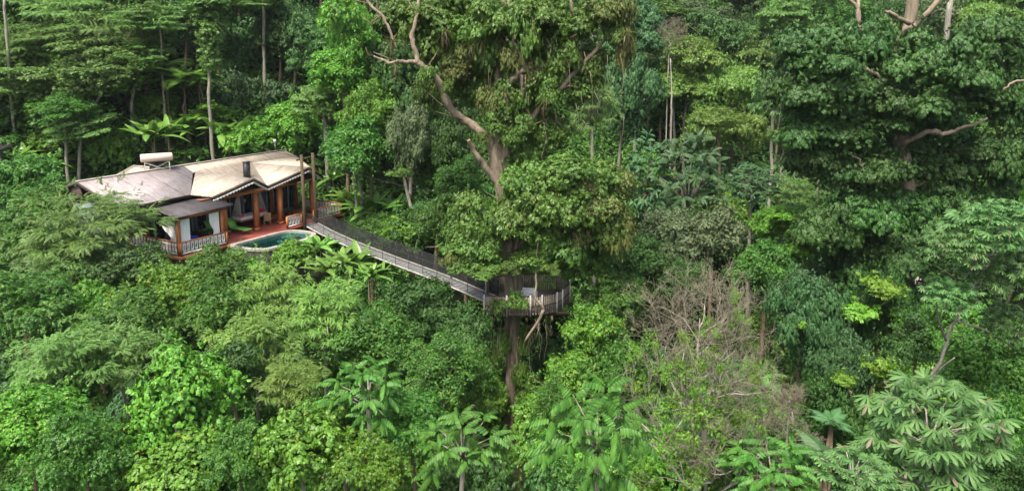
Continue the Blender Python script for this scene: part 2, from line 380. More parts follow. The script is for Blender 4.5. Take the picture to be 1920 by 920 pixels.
def plantmesh(name, lm, seed, kind):
    r = np.random.default_rng(seed); ps = []
    if kind in ('banana', 'heliconia'):
        tl = [blade(9, .17, d, .45, .25, .4) for d in (.25, .5, .85)]
        n = 12 if kind == 'banana' else 26
        for i in range(n):
            a = i * 2.4 + r.uniform(-.3, .3); el = r.uniform(.35, 1.5) if kind == 'banana' else r.uniform(.5, 2.0)
            bx = r.normal(0, .10 if kind == 'banana' else .6, 2); b0 = (bx[0], bx[1], r.uniform(.6, .9) if kind == 'banana' else .1)
            d = unit(np.array([math.cos(a), math.sin(a), el]))
            ln = r.uniform(1.5, 2.3) if kind == 'banana' else r.uniform(1.5, 2.6)
            st = r.uniform(.25, .6); m = MB(); m.tube([b0, tuple(np.array(b0) + d * st)], .03, 4); ps.append(T_(m.v, m.f))
            ps.append(xf(tl[r.integers(0, 3)], np.array(b0) + d * st, d, unit(np.array([-d[0] * d[2], -d[1] * d[2], 1 - d[2] ** 2]) + r.normal(0, .25, 3)), ln))
        if kind == 'banana':
            m = MB(); m.tube([(0, 0, -.6), (0, 0, .95)], [.12, .08], 8); ps.append(T_(m.v, m.f))
    elif kind == 'treefern':
        n = 15
        fr = []
        for k in range(3):
            P = []; A = []; N = []; S = []
            for i in range(26):
                q = .07 + .92 * i / 25; x = q * (1 - .1 * q); z = .12 * math.sin(q * 2.2) - .38 * q * q
                for sg in (-1, 1):
                    P.append((x, 0, z)); A.append((.35 + .3 * q, sg, -.18)); N.append((0, 0, 1)); S.append(.30 * math.sin(math.pi * (q * .86 + .12)) ** .8)
            f1 = stamp(blade(3, .085, .15, .2, .7, .3), P, np.array(A), np.array(N), np.array(S))
            m = MB(); m.tube([(q * (1 - .1 * q), 0, .12 * math.sin(q * 2.2) - .38 * q * q) for q in np.linspace(0, 1, 6)], [.014, .012, .01, .008, .005, .002], 3)
            fr.append(merge([f1, T_(m.v, m.f)]))
        for i in range(n):
            a = i * 2.4; el = r.uniform(.05, .65); d = unit(np.array([math.cos(a), math.sin(a), el]))
            ps.append(xf(fr[i % 3], (0, 0, 0), d, (0, 0, 1), r.uniform(1.9, 2.6)))
    elif kind == 'palm':
        P2 = [pinnate(r, 20, blade(2, .07, .25, .2, .5, .4), .42, 62, .5, .35) for _ in range(2)]
        for i in range(11):
            a = i * 2.4; d = unit(np.array([math.cos(a), math.sin(a), r.uniform(.2, 1.1)])); ps.append(xf(P2[i % 2], (0, 0, 0), d, (0, 0, 1), r.uniform(1.8, 2.4)))
    elif kind == 'fan':
        for i in range(9):
            a = i * 2.4; d = unit(np.array([math.cos(a), math.sin(a), r.uniform(.2, 1.4)])); st = r.uniform(.5, .9)
            m = MB(); m.tube([(0, 0, 0), tuple(d * st)], .012, 4); ps.append(T_(m.v, m.f))
            seg = []
            for j in range(22):
                b = R_(-125 + 250 * j / 21); seg.append(xf(blade(3, .075, .22, .5, .3, .6), (0, 0, 0), (math.cos(b), math.sin(b), -.08), (0, 0, 1), r.uniform(.5, .6)))
            ps.append(xf(merge(seg), d * st, unit(d + np.array([0, 0, -.5])), unit(np.array([-d[0], -d[1], 1.4])) , 1))
    elif kind == 'brom':                 # tuft of strap leaves
        tl = [blade(5, .035, dd, .3, .8, .3) for dd in (.3, .7, 1.1)]
        for i in range(46):
            d = fdirs(1, r, -.35, 1)[0]; ps.append(xf(tl[i % 3], r.normal(0, .06, 3), d, (0, 0, 1), r.uniform(.5, 1.0)))
    elif kind == 'fernclump':
        P2 = [pinnate(r, 14, leaf3, .28, 75, .5, .1) for _ in range(2)]
        for i in range(12):
            a = i * 2.4; d = unit(np.array([math.cos(a), math.sin(a), r.uniform(.3, 1.2)])); ps.append(xf(P2[i % 2], (0, 0, 0), d, (0, 0, 1), r.uniform(.8, 1.3)))
    V, L, S = merge(ps); me = meshdata(name, V, L, S, LM[lm]); me['R'] = float(np.percentile(np.hypot(V[:, 0], V[:, 1]), 95)); me['hz'] = .6; CLUMPS[me.name] = (np.zeros((0, 3)), 1)
    return me
# ---------------------------------------------------------------- species library (mesh data shared by the copies)
LIB = {}
def lib(k, f): LIB.setdefault(k, []).append(f)
for s in (11, 12, 13):
    lib('mid', crown('crown_mid', 'mid', s, 3, .85, 60, .24, .75, 92, SPR, .38, drape=16))
    lib('dark', crown('crown_dark', 'dark', s + 10, 3.2, .85, 60, .25, .6, 92, SPRn, .40, droop=.55))
for s in (15, 16):
    lib('bright', crown('crown_bright', 'bright', s, 2.4, .9, 50, .26, .75, 84, SPR, .36, drape=14))
    lib('fine', crown('crown_fine', 'mid', s + 30, 2.6, .85, 64, .22, .8, 110, SPRn, .25, up=.8, drape=6))
    lib('feather', crown('crown_feather', 'pale', s + 50, 3, .62, 62, .24, .15, 44, DRP, .50, layered=True, droop=.12, up=2.2, tang=.35, inner=.05))
    lib('featheryellow', crown('crown_feather_yellow', 'yellow', s + 60, 2.6, .70, 60, .23, .18, 46, DRP, .44, layered=True, droop=.18, up=2.0, tang=.35, inner=.07))
    lib('pale', crown('crown_pale', 'pale', s + 70, 3, .75, 50, .26, .42, 92, SPR, .38, layered=True))
    lib('grey', crown('crown_grey', 'grey', s + 80, 2.4, .8, 46, .26, .7, 110, SPRn, .30))
    lib('teal', crown('crown_teal', 'teal', s + 90, 2.8, 1, 56, .25, .65, 90, SPRn, .42, droop=.7))
    lib('yellow', crown('crown_yellow', 'yellow', s + 100, 3, .5, 46, .25, .45, 95, SPR, .34, zmin=-.15, up=.8))
    lib('heart', crown('crown_heart', 'bright', s + 110, 2.2, .95, 44, .28, .75, 46, SPRh, .34, droop=.5, drape=5))
    lib('column', crown('crown_column', 'pale', s + 120, 1, 2.6, 40, .34, .9, 40, SPR, .38, zmin=-1))
    lib('bigleaf', rosette_crown('crown_big_leaf', 'big', s + 130, 2.0, .8, 18, BFR, .82, 5, zmin=-.5))
    lib('bigleafdark', rosette_crown('crown_big_leaf_dark', 'teal', s + 140, 2.4, 1.15, 58, BFR, .66, 6, zmin=-.85))
    lib('cecropia', rosette_crown('crown_cecropia', 'cecro', s + 150, 2.0, .75, 30, PAL, .66, 5, tilt=.2))
    lib('vblob', crown('climber_leaves', 'lime', s + 190, 1.2, .9, 20, .3, .8, 14, SPRn, .26, zmin=-.9, inner=.05))
    lib('shrub', crown('crown_shrub', 'bright', s + 160, 1.2, .8, 24, .38, .7, 46, SPR, .36, zmin=-.3))
    lib('lime', crown('crown_lime', 'lime', s + 170, 1.0, .5, 16, .40, .5, 34, SPRw, .30, zmin=0))
    lib('wide', crown('crown_wide_leaf', 'mid', s + 180, 2.6, .9, 40, .32, .7, 60, SPRw, .45, droop=.6))
lib('banana', plantmesh('banana_leaves', 'banana', 1, 'banana')); lib('banana', plantmesh('banana_leaves', 'banana', 2, 'banana'))
lib('heliconia', plantmesh('heliconia_leaves', 'banana', 3, 'heliconia')); lib('heliconia', plantmesh('heliconia_leaves', 'banana', 4, 'heliconia'))
lib('treefern', plantmesh('fern_fronds', 'fern', 5, 'treefern')); lib('fan', plantmesh('fan_leaves', 'fern', 6, 'fan'))
lib('palm', plantmesh('palm_fronds', 'teal', 7, 'palm')); lib('brom', plantmesh('strap_leaves', 'moss', 8, 'brom'))
lib('fernclump', plantmesh('fern_fronds_small', 'fern', 9, 'fernclump'))
CNT = {}
def trunk_to(m, base, top, r0, r1, r, bend=.3, n=7, sides=8):
    b = Vector(base); t = Vector(top); w1 = Vector((r.normal(0, bend), r.normal(0, bend), 0))
    pts = []; rr = []
    for i in range(n + 1):
        q = i / n; pts.append(b.lerp(t, q) + w1 * math.sin(q * math.pi) + Vector((r.normal(0, .04), r.normal(0, .04), 0)) * (0 < i < n)); rr.append(r0 + (r1 - r0) * q)
    m.tube(pts, rr, sides)
    return pts
def tree(kind, px, py, Y, wpx, hpx=None, label='', name='jungle_tree', cat='tree', bk='brown', tr=.10, group=None, pos=None, base=None, partname='crown', rz=None):
    """a tree whose crown is centred at the world point seen at photo pixel (px,py) at distance Y"""
    k = CNT.get(kind, 0); CNT[kind] = k + 1
    me = LIB[kind][k % len(LIB[kind])]; r = np.random.default_rng(1000 + int(px * 7 + py * 13))
    c = pos if pos else D(px, py, Y); u = mpp(c.y, c.z); R = me['R']; hz = me['hz']
    sx = wpx * u / 2 / R * 1.0; szz = ((hpx or wpx * .85) * u / 2) / (R * hz)
    if kind in ('banana', 'heliconia', 'treefern', 'palm', 'fan', 'fernclump', 'brom'): szz = sx
    if base is None: base = Vector((c.x + r.normal(0, .3), c.y + r.normal(0, .3), gz(c.x, c.y) - .1))
    if c.y < 32: tr = min(tr, .065)
    root = thing(name, label, cat, base, 0, group)
    rot = r.uniform(0, 6.28) if rz is None else rz
    tl = (r.normal(0, .10), r.normal(0, .10)) if len(CLUMPS[me.name][0]) else (0, 0)
    cr = put(partname, me, root, c - base, (sx * r.uniform(.88, 1.12), sx * r.uniform(.88, 1.12), szz), (tl[0], tl[1], rot))
    top = c - base
    m = MB(); cc, RR = CLUMPS[me.name]
    if top.z > .4 and kind not in ('heliconia', 'banana', 'fan', 'fernclump', 'shrub'):
        th = top - Vector((0, 0, szz * R * hz * (.45 if len(cc) else 0)))
        if th.z < .2: th.z = .2
        trunk_to(m, (0, 0, 0), th, tr * 1.5, tr, r)
        ids = r.permutation(len(cc))[:16]; ca, sa = math.cos(rot), math.sin(rot)
        for i in ids:
            q = cc[i]; e = Vector(((q[0] * ca - q[1] * sa) * sx, (q[0] * sa + q[1] * ca) * sx, q[2] * szz)) + top
            if (e - th).length < .1: continue
            mid = th.lerp(e, .5) + Vector((0, 0, .12 * (e - th).length)); m.tube([th, mid, e], [tr * .6, tr * .35, tr * .12], 5)
        if kind in ('treefern', 'palm'): trunk_to(m, (0, 0, 0), top, tr, tr * .8, r, .1)
        m.build('trunk', BK[bk], root, smooth=True)
    elif kind in ('heliconia', 'banana', 'fan', 'shrub', 'fernclump') and top.z > .1:
        for j in range(5): m.tube([(r.normal(0, .08), r.normal(0, .08), 0), Vector((r.normal(0, .12), r.normal(0, .12), 0)) + top], .025 + .03 * (kind == 'banana'), 5)
        m.build('stem', BK['brown'], root, smooth=True)
    return root
# ================================================================ terrain
def terrain():
    xs = np.concatenate([np.linspace(-160, -48, 24), np.linspace(-46, 56, 150), np.linspace(58, 190, 24)])
    ys = np.concatenate([np.linspace(-40, 8, 14), np.linspace(10, 100, 140), np.linspace(102, 300, 40)])
    X, Y = np.meshgrid(xs, ys); Z = ground(X, Y); nx, ny = len(xs), len(ys)
    V = np.stack([X.ravel(), Y.ravel(), Z.ravel()], 1)
    i, j = np.meshgrid(np.arange(nx - 1), np.arange(ny - 1)); a = (j * nx + i).ravel()
    L = np.stack([a, a + 1, a + 1 + nx, a + nx], 1).ravel()
    m = mat('forest_floor', (.022, .034, .012), .95, .05, var=(.010, .018, .007), scale=.8, bump=.5, bscale=3)
    tag(put('ground', meshdata('ground', V, L, np.full(len(a), 4), m, True)), kind='structure')
terrain()
# ================================================================ house (local frame: x = s, y = -t)
RZ = R_(60)
def hl(s, t, z): return (s, -t, z)
def hthing(name, label, cat, s, t, z, group=None): return thing(name, label, cat, H(s, t, z), RZ, group), MB
def corr(name, c1, c2, axis, pitch=5.0, seam=1.9):
    """sheet metal roofing: fine ribs, lap seams, weathering streaks"""
    m = mat(name, c1, .55, .3, var=c2, scale=1.4, stretch=(1, .35, 1) if axis == 0 else (.35, 1, 1))
    n = m.node_tree.nodes; l = m.node_tree.links; b = n['Principled BSDF']
    tc = n.new('ShaderNodeTexCoord'); wv = n.new('ShaderNodeTexWave'); wv.bands_direction = 'XY'[axis]; wv.inputs['Scale'].default_value = pitch
    l.new(tc.outputs['Object'], wv.inputs['Vector']); bp = n.new('ShaderNodeBump'); bp.inputs['Strength'].default_value = .35; bp.inputs['Distance'].default_value = .03
    l.new(wv.outputs['Fac'], bp.inputs['Height']); l.new(bp.outputs[0], b.inputs['Normal'])
    w2 = n.new('ShaderNodeTexWave'); w2.bands_direction = 'XY'[axis]; w2.inputs['Scale'].default_value = .16; w2.inputs['Distortion'].default_value = .3
    l.new(tc.outputs['Object'], w2.inputs['Vector'])
    cr = n.new('ShaderNodeValToRGB'); cr.color_ramp.elements[0].color = (.72, .70, .68, 1); cr.color_ramp.elements[1].position = .025; cr.color_ramp.elements[1].color = (1, 1, 1, 1)
    l.new(w2.outputs['Fac'], cr.inputs[0]); mx = n.new('ShaderNodeMix'); mx.data_type = 'RGBA'; mx.blend_type = 'MULTIPLY'; mx.inputs['Factor'].default_value = 1
    st = n.new('ShaderNodeTexNoise'); st.inputs['Scale'].default_value = 3.2; st.inputs['Detail'].default_value = 8; st.inputs['Roughness'].default_value = .75
    ma = n.new('ShaderNodeMapping'); ma.inputs['Scale'].default_value = (2.2, .5, 1) if axis == 0 else (.5, 2.2, 1); l.new(tc.outputs['Object'], ma.inputs[0]); l.new(ma.outputs[0], st.inputs['Vector'])
    c3 = n.new('ShaderNodeValToRGB'); c3.color_ramp.elements[0].position = .36; c3.color_ramp.elements[0].color = (.60, .60, .54, 1); c3.color_ramp.elements[1].position = .56; c3.color_ramp.elements[1].color = (1, 1, 1, 1)
    l.new(st.outputs['Fac'], c3.inputs[0]); m0 = n.new('ShaderNodeMix'); m0.data_type = 'RGBA'; m0.blend_type = 'MULTIPLY'; m0.inputs['Factor'].default_value = 1
    l.new(b.inputs['Base Color'].links[0].from_socket, m0.inputs['A']); l.new(c3.outputs[0], m0.inputs['B']); src = m0.outputs['Result']
    l.new(src, mx.inputs['A']); l.new(cr.outputs[0], mx.inputs['B']); l.new(mx.outputs['Result'], b.inputs['Base Color'])
    return m
M = {
 'grey_roof': corr('grey_roofing', (.34, .30, .30), (.27, .235, .235), 0),
 'cream_roof': corr('cream_roofing', (.385, .33, .27), (.30, .255, .205), 0, 5),
 'cream_gable': corr('cream_gable_roofing', (.42, .365, .30), (.335, .29, .235), 1, 5),
 'pent_roof': corr('dark_roofing', (.085, .075, .08), (.05, .045, .048), 0),
 'wood': mat('orange_timber', (.50, .19, .06), .5, .3, var=(.25, .085, .03), scale=3, stretch=(6, 6, .8), bump=.15),
 'wood_h': mat('orange_timber_board', (.42, .16, .055), .5, .3, var=(.27, .095, .035), scale=2.5, stretch=(.6, 6, 6)),
 'brown': mat('brown_board', (.20, .065, .03), .6, .25, var=(.13, .04, .02), scale=4),
 'darkwood': mat('dark_fascia', (.06, .04, .03), .6, .3, var=(.035, .025, .02)),
 'white': mat('white_paint', (.74, .72, .67), .5, .3, var=(.60, .58, .53), scale=5),
 'wall': mat('blue_grey_wall', (.20, .24, .28), .7, .2, var=(.16, .19, .23), scale=2),
 'frame': mat('blue_grey_frame', (.36, .41, .46), .5, .3),
 'glass': mat('dark_window_glass', (.015, .02, .024), .08, .6),
 'deck': mat('red_deck', (.30, .075, .05), .45, .35, var=(.20, .05, .035), scale=2.2, bump=.1),
 'ceil': mat('timber_ceiling', (.22, .10, .05), .7, .2, var=(.15, .07, .035)),
 'stone': mat('dark_stone', (.10, .095, .08), .9, .2, var=(.03, .032, .025), scale=6, bump=1, bscale=8),
 'coping': mat('pool_coping', (.33, .31, .27), .7, .2, var=(.19, .18, .15), scale=3),
 'step': mat('pool_step', (.13, .17, .155), .7, .2, var=(.09, .12, .11)),
 'basin': mat('pool_basin', (.02, .22, .20), .6, .2, var=(.015, .15, .15), scale=2),
 'cloth': mat('white_cloth', (.78, .77, .74), .9, .1, bump=.2, bscale=10),
 'pink': mat('pink_cloth', (.75, .02, .08), .85, .1),
 'blue': mat('blue_cloth', (.02, .07, .42), .85, .1),
 'green': mat('green_cloth', (.22, .50, .10), .8, .1, var=(.17, .42, .08)),
 'rope': mat('white_rope', (.72, .70, .64), .9, .1),
 'metal': mat('grey_metal', (.30, .30, .30), .4, .5, metal=.6),
 'tank': mat('tan_tank_enamel', (.52, .42, .33), .4, .4),
 'wicker': mat('wicker_weave', (.42, .28, .15), .8, .2, var=(.27, .17, .09), scale=30, bump=.4),
 'wicker_dark': mat('dark_wicker_weave', (.05, .032, .022), .7, .3, var=(.03, .02, .015), scale=30, bump=.4),
 'pole': mat('weathered_pole', (.10, .075, .045), .9, .1, var=(.05, .042, .025), scale=4, stretch=(4, 4, .7), bump=.4),
 'conc': mat('bridge_edge_paint', (.44, .42, .38), .7, .2, var=(.26, .25, .22), scale=3),
 'walk': mat('grey_walkway', (.29, .29, .29), .8, .2, var=(.19, .19, .18), scale=4),
 'slat': mat('weathered_slats', (.26, .215, .175), .85, .15, var=(.14, .115, .09), scale=5, stretch=(3, 3, .6), bump=.3),
 'greypost': mat('pale_grey_post', (.42, .42, .38), .8, .2, var=(.30, .30, .27), scale=5),
 'black': mat('black_metal', (.02, .02, .02), .5, .4),
}
def water_mat():
    m = bpy.data.materials.new('pool_water'); m.use_nodes = True; n = m.node_tree.nodes; l = m.node_tree.links; n.clear()
    o = n.new('ShaderNodeOutputMaterial'); t = n.new('ShaderNodeBsdfTransparent'); t.inputs[0].default_value = (.30, .72, .68, 1)
    g = n.new('ShaderNodeBsdfGlossy'); g.inputs['Roughness'].default_value = .04; f = n.new('ShaderNodeFresnel'); f.inputs[0].default_value = 1.33
    no = n.new('ShaderNodeTexNoise'); no.inputs['Scale'].default_value = 5; tc = n.new('ShaderNodeTexCoord'); l.new(tc.outputs['Object'], no.inputs['Vector'])
    bp = n.new('ShaderNodeBump'); bp.inputs['Strength'].default_value = .12; l.new(no.outputs['Fac'], bp.inputs['Height']); l.new(bp.outputs[0], g.inputs['Normal'])
    ms = n.new('ShaderNodeMixShader'); l.new(f.outputs[0], ms.inputs[0]); l.new(t.outputs[0], ms.inputs[1]); l.new(g.outputs[0], ms.inputs[2]); l.new(ms.outputs[0], o.inputs[0]); return m
M['water'] = water_mat()
def net_mat(op=.68):                            # woven dark mesh: holes are real gaps in the weave
    m = bpy.data.materials.new('dark_netting'); m.use_nodes = True; n = m.node_tree.nodes; l = m.node_tree.links
    b = n['Principled BSDF']; b.inputs['Base Color'].default_value = (.018, .020, .018, 1); b.inputs['Roughness'].default_value = .7
    t = n.new('ShaderNodeBsdfTransparent'); ms = n.new('ShaderNodeMixShader'); ms.inputs[0].default_value = op
    l.new(t.outputs[0], ms.inputs[1]); l.new(b.outputs[0], ms.inputs[2]); l.new(ms.outputs[0], n['Material Output'].inputs['Surface']); return m
M['net'] = net_mat(); M['net_open'] = net_mat(.34)
def roofpoly(m, pts, th=.07):
    P = [Vector(hl(*p)) for p in pts]; nrm = Vector((0, 0, 0))
    for i in range(len(P)): nrm += P[i].cross(P[(i + 1) % len(P)])
    if nrm.z < 0: P = P[::-1]
    m.slab(P, th)
def house():
    h = thing('villa', 'timber villa with grey and cream metal roofs and a red terrace, set among the trees', 'house', H(0, 0, 0), RZ)
    d = MB(); d.slab([hl(*p) for p in [(0, 0, 0), (0, -5.3, 0), (13.95, -5.3, 0), (13.95, .3, 0), (9, .3, 0), (3.4, .1, 0)]][::-1], .2)
    d.build('terrace', M['deck'], h)
    m = MB()
    for a, b in [((0, 0), (3.4, .1)), ((3.4, .1), (13.95, .32)), ((0, 0), (0, -5.3)), ((13.95, .3), (13.95, -4.3))]: m.beam(hl(a[0], a[1] + .02, -.16), hl(b[0], b[1] + .02, -.16), .06, .26)
    m.build('deck_edge', M['wood_h'], h)
    for s, t in [(.2, -.2), (3.2, -.2), (.2, -3), (11.5, 0), (13.7, 0), (13.7, -3.5), (.2, -5)]:
        m = MB(); m.box((s - .14, -t - .14, -4.5), (s + .14, -t + .14, -.205)); m.build('stilt', M['stone'], h)
    m = MB(); m.box(hl(.6, -.9, -2.5), hl(13.6, -1.2, -.205)); m.build('foundation', M['stone'], h)
    # walls
    m = MB(); m.box(hl(.1, -4.3, .003), hl(13.6, -10.3, 3.1)); m.box(hl(-2.4, -5.4, -1.5), hl(.097, -10.3, 3.1)); m.build('wall', M['wall'], h)
    for s in (-2.4, 13.6):
        m = MB(); w_ = .12; a = s if s < 0 else s - w_
        P = [hl(a, -4.3 if s > 0 else -5.4, 3.103), hl(a, -5.8, 4.38), hl(a, -10.3, 3.103)]; Q = [(p[0] + w_, p[1], p[2]) for p in P]
        m.mesh(P + Q, [(0, 1, 2), (5, 4, 3), (0, 3, 4, 1), (1, 4, 5, 2), (2, 5, 3, 0)]); m.build('gable_wall', M['darkwood'], h)
    # sliding doors in the terrace wall
    for i, s in enumerate((.5, 2.5, 4.5, 6.5, 8.5, 10.7, 12.2)):
        wd = 1.7 if i < 5 else 1.3
        f = MB()
        for a, b in [((s, .05), (s + .09, 2.4)), ((s + wd - .09, .05), (s + wd, 2.4)), ((s + .09, 2.31), (s + wd - .09, 2.4)), ((s + .09, .05), (s + wd - .09, .16)), ((s + wd / 2 - .05, .16), (s + wd / 2 + .05, 2.31))]:
            f.box((a[0], 4.3 - .07, a[1]), (b[0], 4.3 - .003, b[1]))
        fo = f.build('sliding_door', M['frame'], h)
        for k in (0, 1):
            g = MB(); x0 = s + .092 + k * (wd / 2 - .04); g.box((x0, 4.3 - .04, .162), (x0 + wd / 2 - .144, 4.3 - .02, 2.308)); g.build('glass_pane', M['glass'], fo)
    m = MB(); m.box(hl(9.9, -4.29, .003), hl(13.5, -2.7, .16)); m.box(hl(11.2, -2.697, .003), hl(13.5, -2.4, .09)); m.build('timber_step', M['wood_h'], h)
    # roofs
    m = MB(); roofpoly(m, [(-2.5, -5.8, 4.5), (-2.5, -1.7, 3.27), (2.35, -1.75, 3.27), (4.75, -4.6, 4.14), (4.9, -5.8, 4.5)]); m.build('grey_roof', M['grey_roof'], h)
    m = MB(); roofpoly(m, [(-2.5, -5.8, 4.5), (14.1, -5.8, 4.5), (14.1, -10.9, 2.97), (-2.5, -10.9, 2.97)]); m.build('back_roof', M['grey_roof'], h)
    m = MB(); roofpoly(m, [(4.903, -5.8, 4.5), (14.1, -5.8, 4.5), (14.1, -4.4, 4.05), (9.8, -4.6, 4.14), (7.9, -.95, 3.03), (4.95, -4.6, 4.14), (4.753, -4.6, 4.14)]); m.build('cream_roof', M['cream_roof'], h)
    m = MB()
    roofpoly(m, [(2.36, -1.76, 3.28), (3.4, -.95, 3.03), (5.7, .25, 4.0), (4.95, -4.6, 4.145)]); roofpoly(m, [(5.703, .25, 4.0), (7.9, -.95, 3.035), (4.953, -4.6, 4.145)])
    roofpoly(m, [(7.903, -.95, 3.035), (10.9, .12, 4.03), (9.8, -4.6, 4.145)]); roofpoly(m, [(10.903, .12, 4.03), (13.3, -.95, 2.92), (14.1, -4.4, 4.055), (9.803, -4.6, 4.145)])
    m.build('gable_roof', M['cream_gable'], h)
    m = MB(); z = 4.5
    roofpoly(m, [(3.3, -6.2, 4.46), (3.3, -9.0, z), (2.5, -10.0, 3.8), (2.5, -6.3, 4.2)]); roofpoly(m, [(3.303, -6.2, 4.46), (3.303, -9.0, z), (4.9, -10.0, 3.8), (4.9, -6.2, 4.2)]); roofpoly(m, [(3.3, -9.003, z), (2.5, -10.003, 3.8), (4.9, -10.003, 3.8)])
    m.build('rear_wing_roof', M['cream_gable'], h)
    m = MB(); m.beam(hl(-2.55, -5.8, 4.53), hl(14.15, -5.8, 4.53), .22, .05)
    m.build('ridge_cap', M['coping'], h)
    m = MB(); pass
    # fascia and scalloped valance along the two prow gables
    E = [(3.38, -.93, 3.0), (5.7, .29, 3.97), (7.9, -.91, 3.0), (10.9, .16, 4.0), (13.33, -.93, 2.88), (14.13, -4.4, 4.0)]
    for a, b in zip(E, E[1:]):
        m = MB(); A = Vector(hl(*a)); B = Vector(hl(*b)); m.beam(A - Vector((0, 0, .06)), B - Vector((0, 0, .06)), .05, .2); m.build('fascia', M['darkwood'], h)
        v = MB(); n = max(6, int((B - A).length / .2)); k = 5; dn = Vector((0, 0, -1)); out = (B - A).cross(Vector((0, 0, 1))).normalized() * .01
        top = [A.lerp(B, i / (n * k)) + dn * .17 for i in range(n * k + 1)]; bot = [A.lerp(B, i / (n * k)) + dn * (.24 + .11 * abs(math.sin(math.pi * i / k))) for i in range(n * k + 1)]
        for i in range(n * k):
            q = [top[i], bot[i], bot[i + 1], top[i + 1]]; v.mesh([p + out for p in q] + [p - out for p in q], [(0, 1, 2, 3), (7, 6, 5, 4), (1, 5, 6, 2), (0, 3, 7, 4)])
        v.build('valance', M['white'], h)
    m = MB(); m.beam(hl(-2.5, -1.68, 3.2), hl(2.3, -1.72, 3.2), .05, .16); m.build('fascia', M['darkwood'], h)
    for s in (-2.53, 14.13):
        m = MB(); m.beam(hl(s, -1.7 if s < 0 else -4.42, 3.2 if s < 0 else 3.98), hl(s, -5.8, 4.42), .05, .18); m.beam(hl(s, -5.8, 4.42), hl(s, -10.9, 2.9), .05, .18); m.build('verge_board', M['darkwood'], h)
    m = MB(); m.box(hl(2.6, -1.1, 2.88), hl(13.4, -4.28, 2.93)); m.build('ceiling', M['ceil'], h)
    m = MB(); m.box(hl(4.2, -1.08, 2.68), hl(12.7, -1.32, 2.876)); m.build('beam', M['wood_h'], h)
    for s in (4.35, 7.03, 9.2, 12.4):
        m = MB(); m.box((s - .16, 1.2 - .16, .003), (s + .16, 1.2 + .16, 2.676)); m.box((s - .2, 1, .004), (s + .2, 1.4, .2)); m.build('post', M['wood'], h)
    for s, t in ((10.9, -4.0), (13.4, -4.0)):
        m = MB(); m.box((s - .1, -t - .1, .163), (s + .1, -t + .1, 2.87)); m.build('post', M['wood'], h)
    # pavilion over the near corner
    m = MB(); roofpoly(m, [(-.3, .3, 2.5), (3.95, .3, 2.55), (3.5, -2.3, 3.08), (-.5, -3.6, 3.2)], .06); m.build('pavilion_roof', M['pent_roof'], h)
    for a, b in (((-.05, -.1), (3.7, -.1)), ((.12, -.1), (.12, -3.3)), ((3.3, -.2), (3.3, -2.2))):
        z0 = 2.33; z1 = 2.33 if a[1] == b[1] else 2.33 + .2 * abs(b[1]); m = MB(); m.beam(hl(a[0], a[1], z0), hl(b[0], b[1], z1), .12, .24); m.build('beam', M['wood_h'], h)
    for s, t, zt in ((.12, -.12, 2.2), (3.3, -.12, 2.2), (.12, -3.2, 2.8)):
        m = MB(); m.box((s - .1, -t - .1, .003), (s + .1, -t + .1, zt)); m.build('post', M['wood'], h)
    m = MB(); m.box(hl(7.42, -2.45, 3.35), hl(7.8, -2.75, 4.6)); m.box(hl(7.38, -2.41, 4.603), hl(7.84, -2.79, 4.65)); m.build('chimney', M['black'], h)
    return h
house()
# ---- balustrades
def baluster_mesh():
    m = MB(); W, Ht, th = .112, .62, .015; n = 16
    def ring(y):
        o = []; i_ = []
        for k in range(n):
            a = 2 * math.pi * k / n; ca, sa = math.cos(a), math.sin(a)
            i_.append((.038 * ca, y, Ht / 2 + .16 * sa))
            q = max(abs(ca), abs(sa)); x = W * ca / q; z = Ht / 2 + Ht / 2 * sa / q
            if abs(z - Ht / 2) < .26: x *= .93
            o.append((x, y, z))
        return o, i_
    o1, i1 = ring(-th); o2, i2 = ring(th); P = o1 + i1 + o2 + i2
    F = []
    for k in range(n):
        j = (k + 1) % n; F += [(k, j, n + j, n + k), (2 * n + j, 2 * n + k, 3 * n + k, 3 * n + j), (k, 2 * n + k, 2 * n + j, j), (n + j, 3 * n + j, 3 * n + k, n + k)]
    m.mesh(P, F); return m.data('baluster', M['white'])
BAL = baluster_mesh()
def brownboard():
    m = MB(); m.box((-.035, -.012, 0), (.035, .012, .62)); return m.data('infill_board', M['brown'])
BRD = brownboard()
def balustrade(label, p, q, group='carved balustrades round the terrace'):
    A = H(*p); B = H(*q); L = (B - A).length; ang = math.atan2((B - A).y, (B - A).x)
    t = thing('balustrade', label, 'balustrade', A, ang, group)
    m = MB(); m.box((-.04, -.05, .80), (L + .04, .05, .86)); m.build('top_rail', M['wood_h'], t)
    m = MB(); m.box((0, -.035, .08), (L, .035, .15)); m.box((.056, -.02, .772), (L - .056, .02, .797)); m.build('bottom_rail', M['white'], t)
    for x in (0, L):
        m = MB(); m.box((x - .055, -.055, .003), (x + .055, .055, .797)); m.build('post', M['wood'], t)
    n = max(2, int(L / .30)); st = (L - .2) / n
    for i in range(n):
        put('baluster', BAL, t, (.1 + st * (i + .5), 0, .151)); 
        if i: put('infill_board', BRD, t, (.1 + st * i, 0, .151))
    return t
balustrade('carved white balustrade on the left side of the pavilion corner, half hidden by leaves', (.06, -5.1), (.06, -.06))
balustrade('carved white balustrade in front of the curtained pavilion', (.12, .02), (3.42, .1))
balustrade('short white balustrade between the pool and the bridge entrance', (8.45, .24), (9.75, .26))
balustrade('long white balustrade on the valley side to the right of the bridge entrance', (11.05, .24), (13.88, .24))
balustrade('white balustrade across the far end of the terrace behind the tall poles', (13.9, .18), (13.9, -3.6))
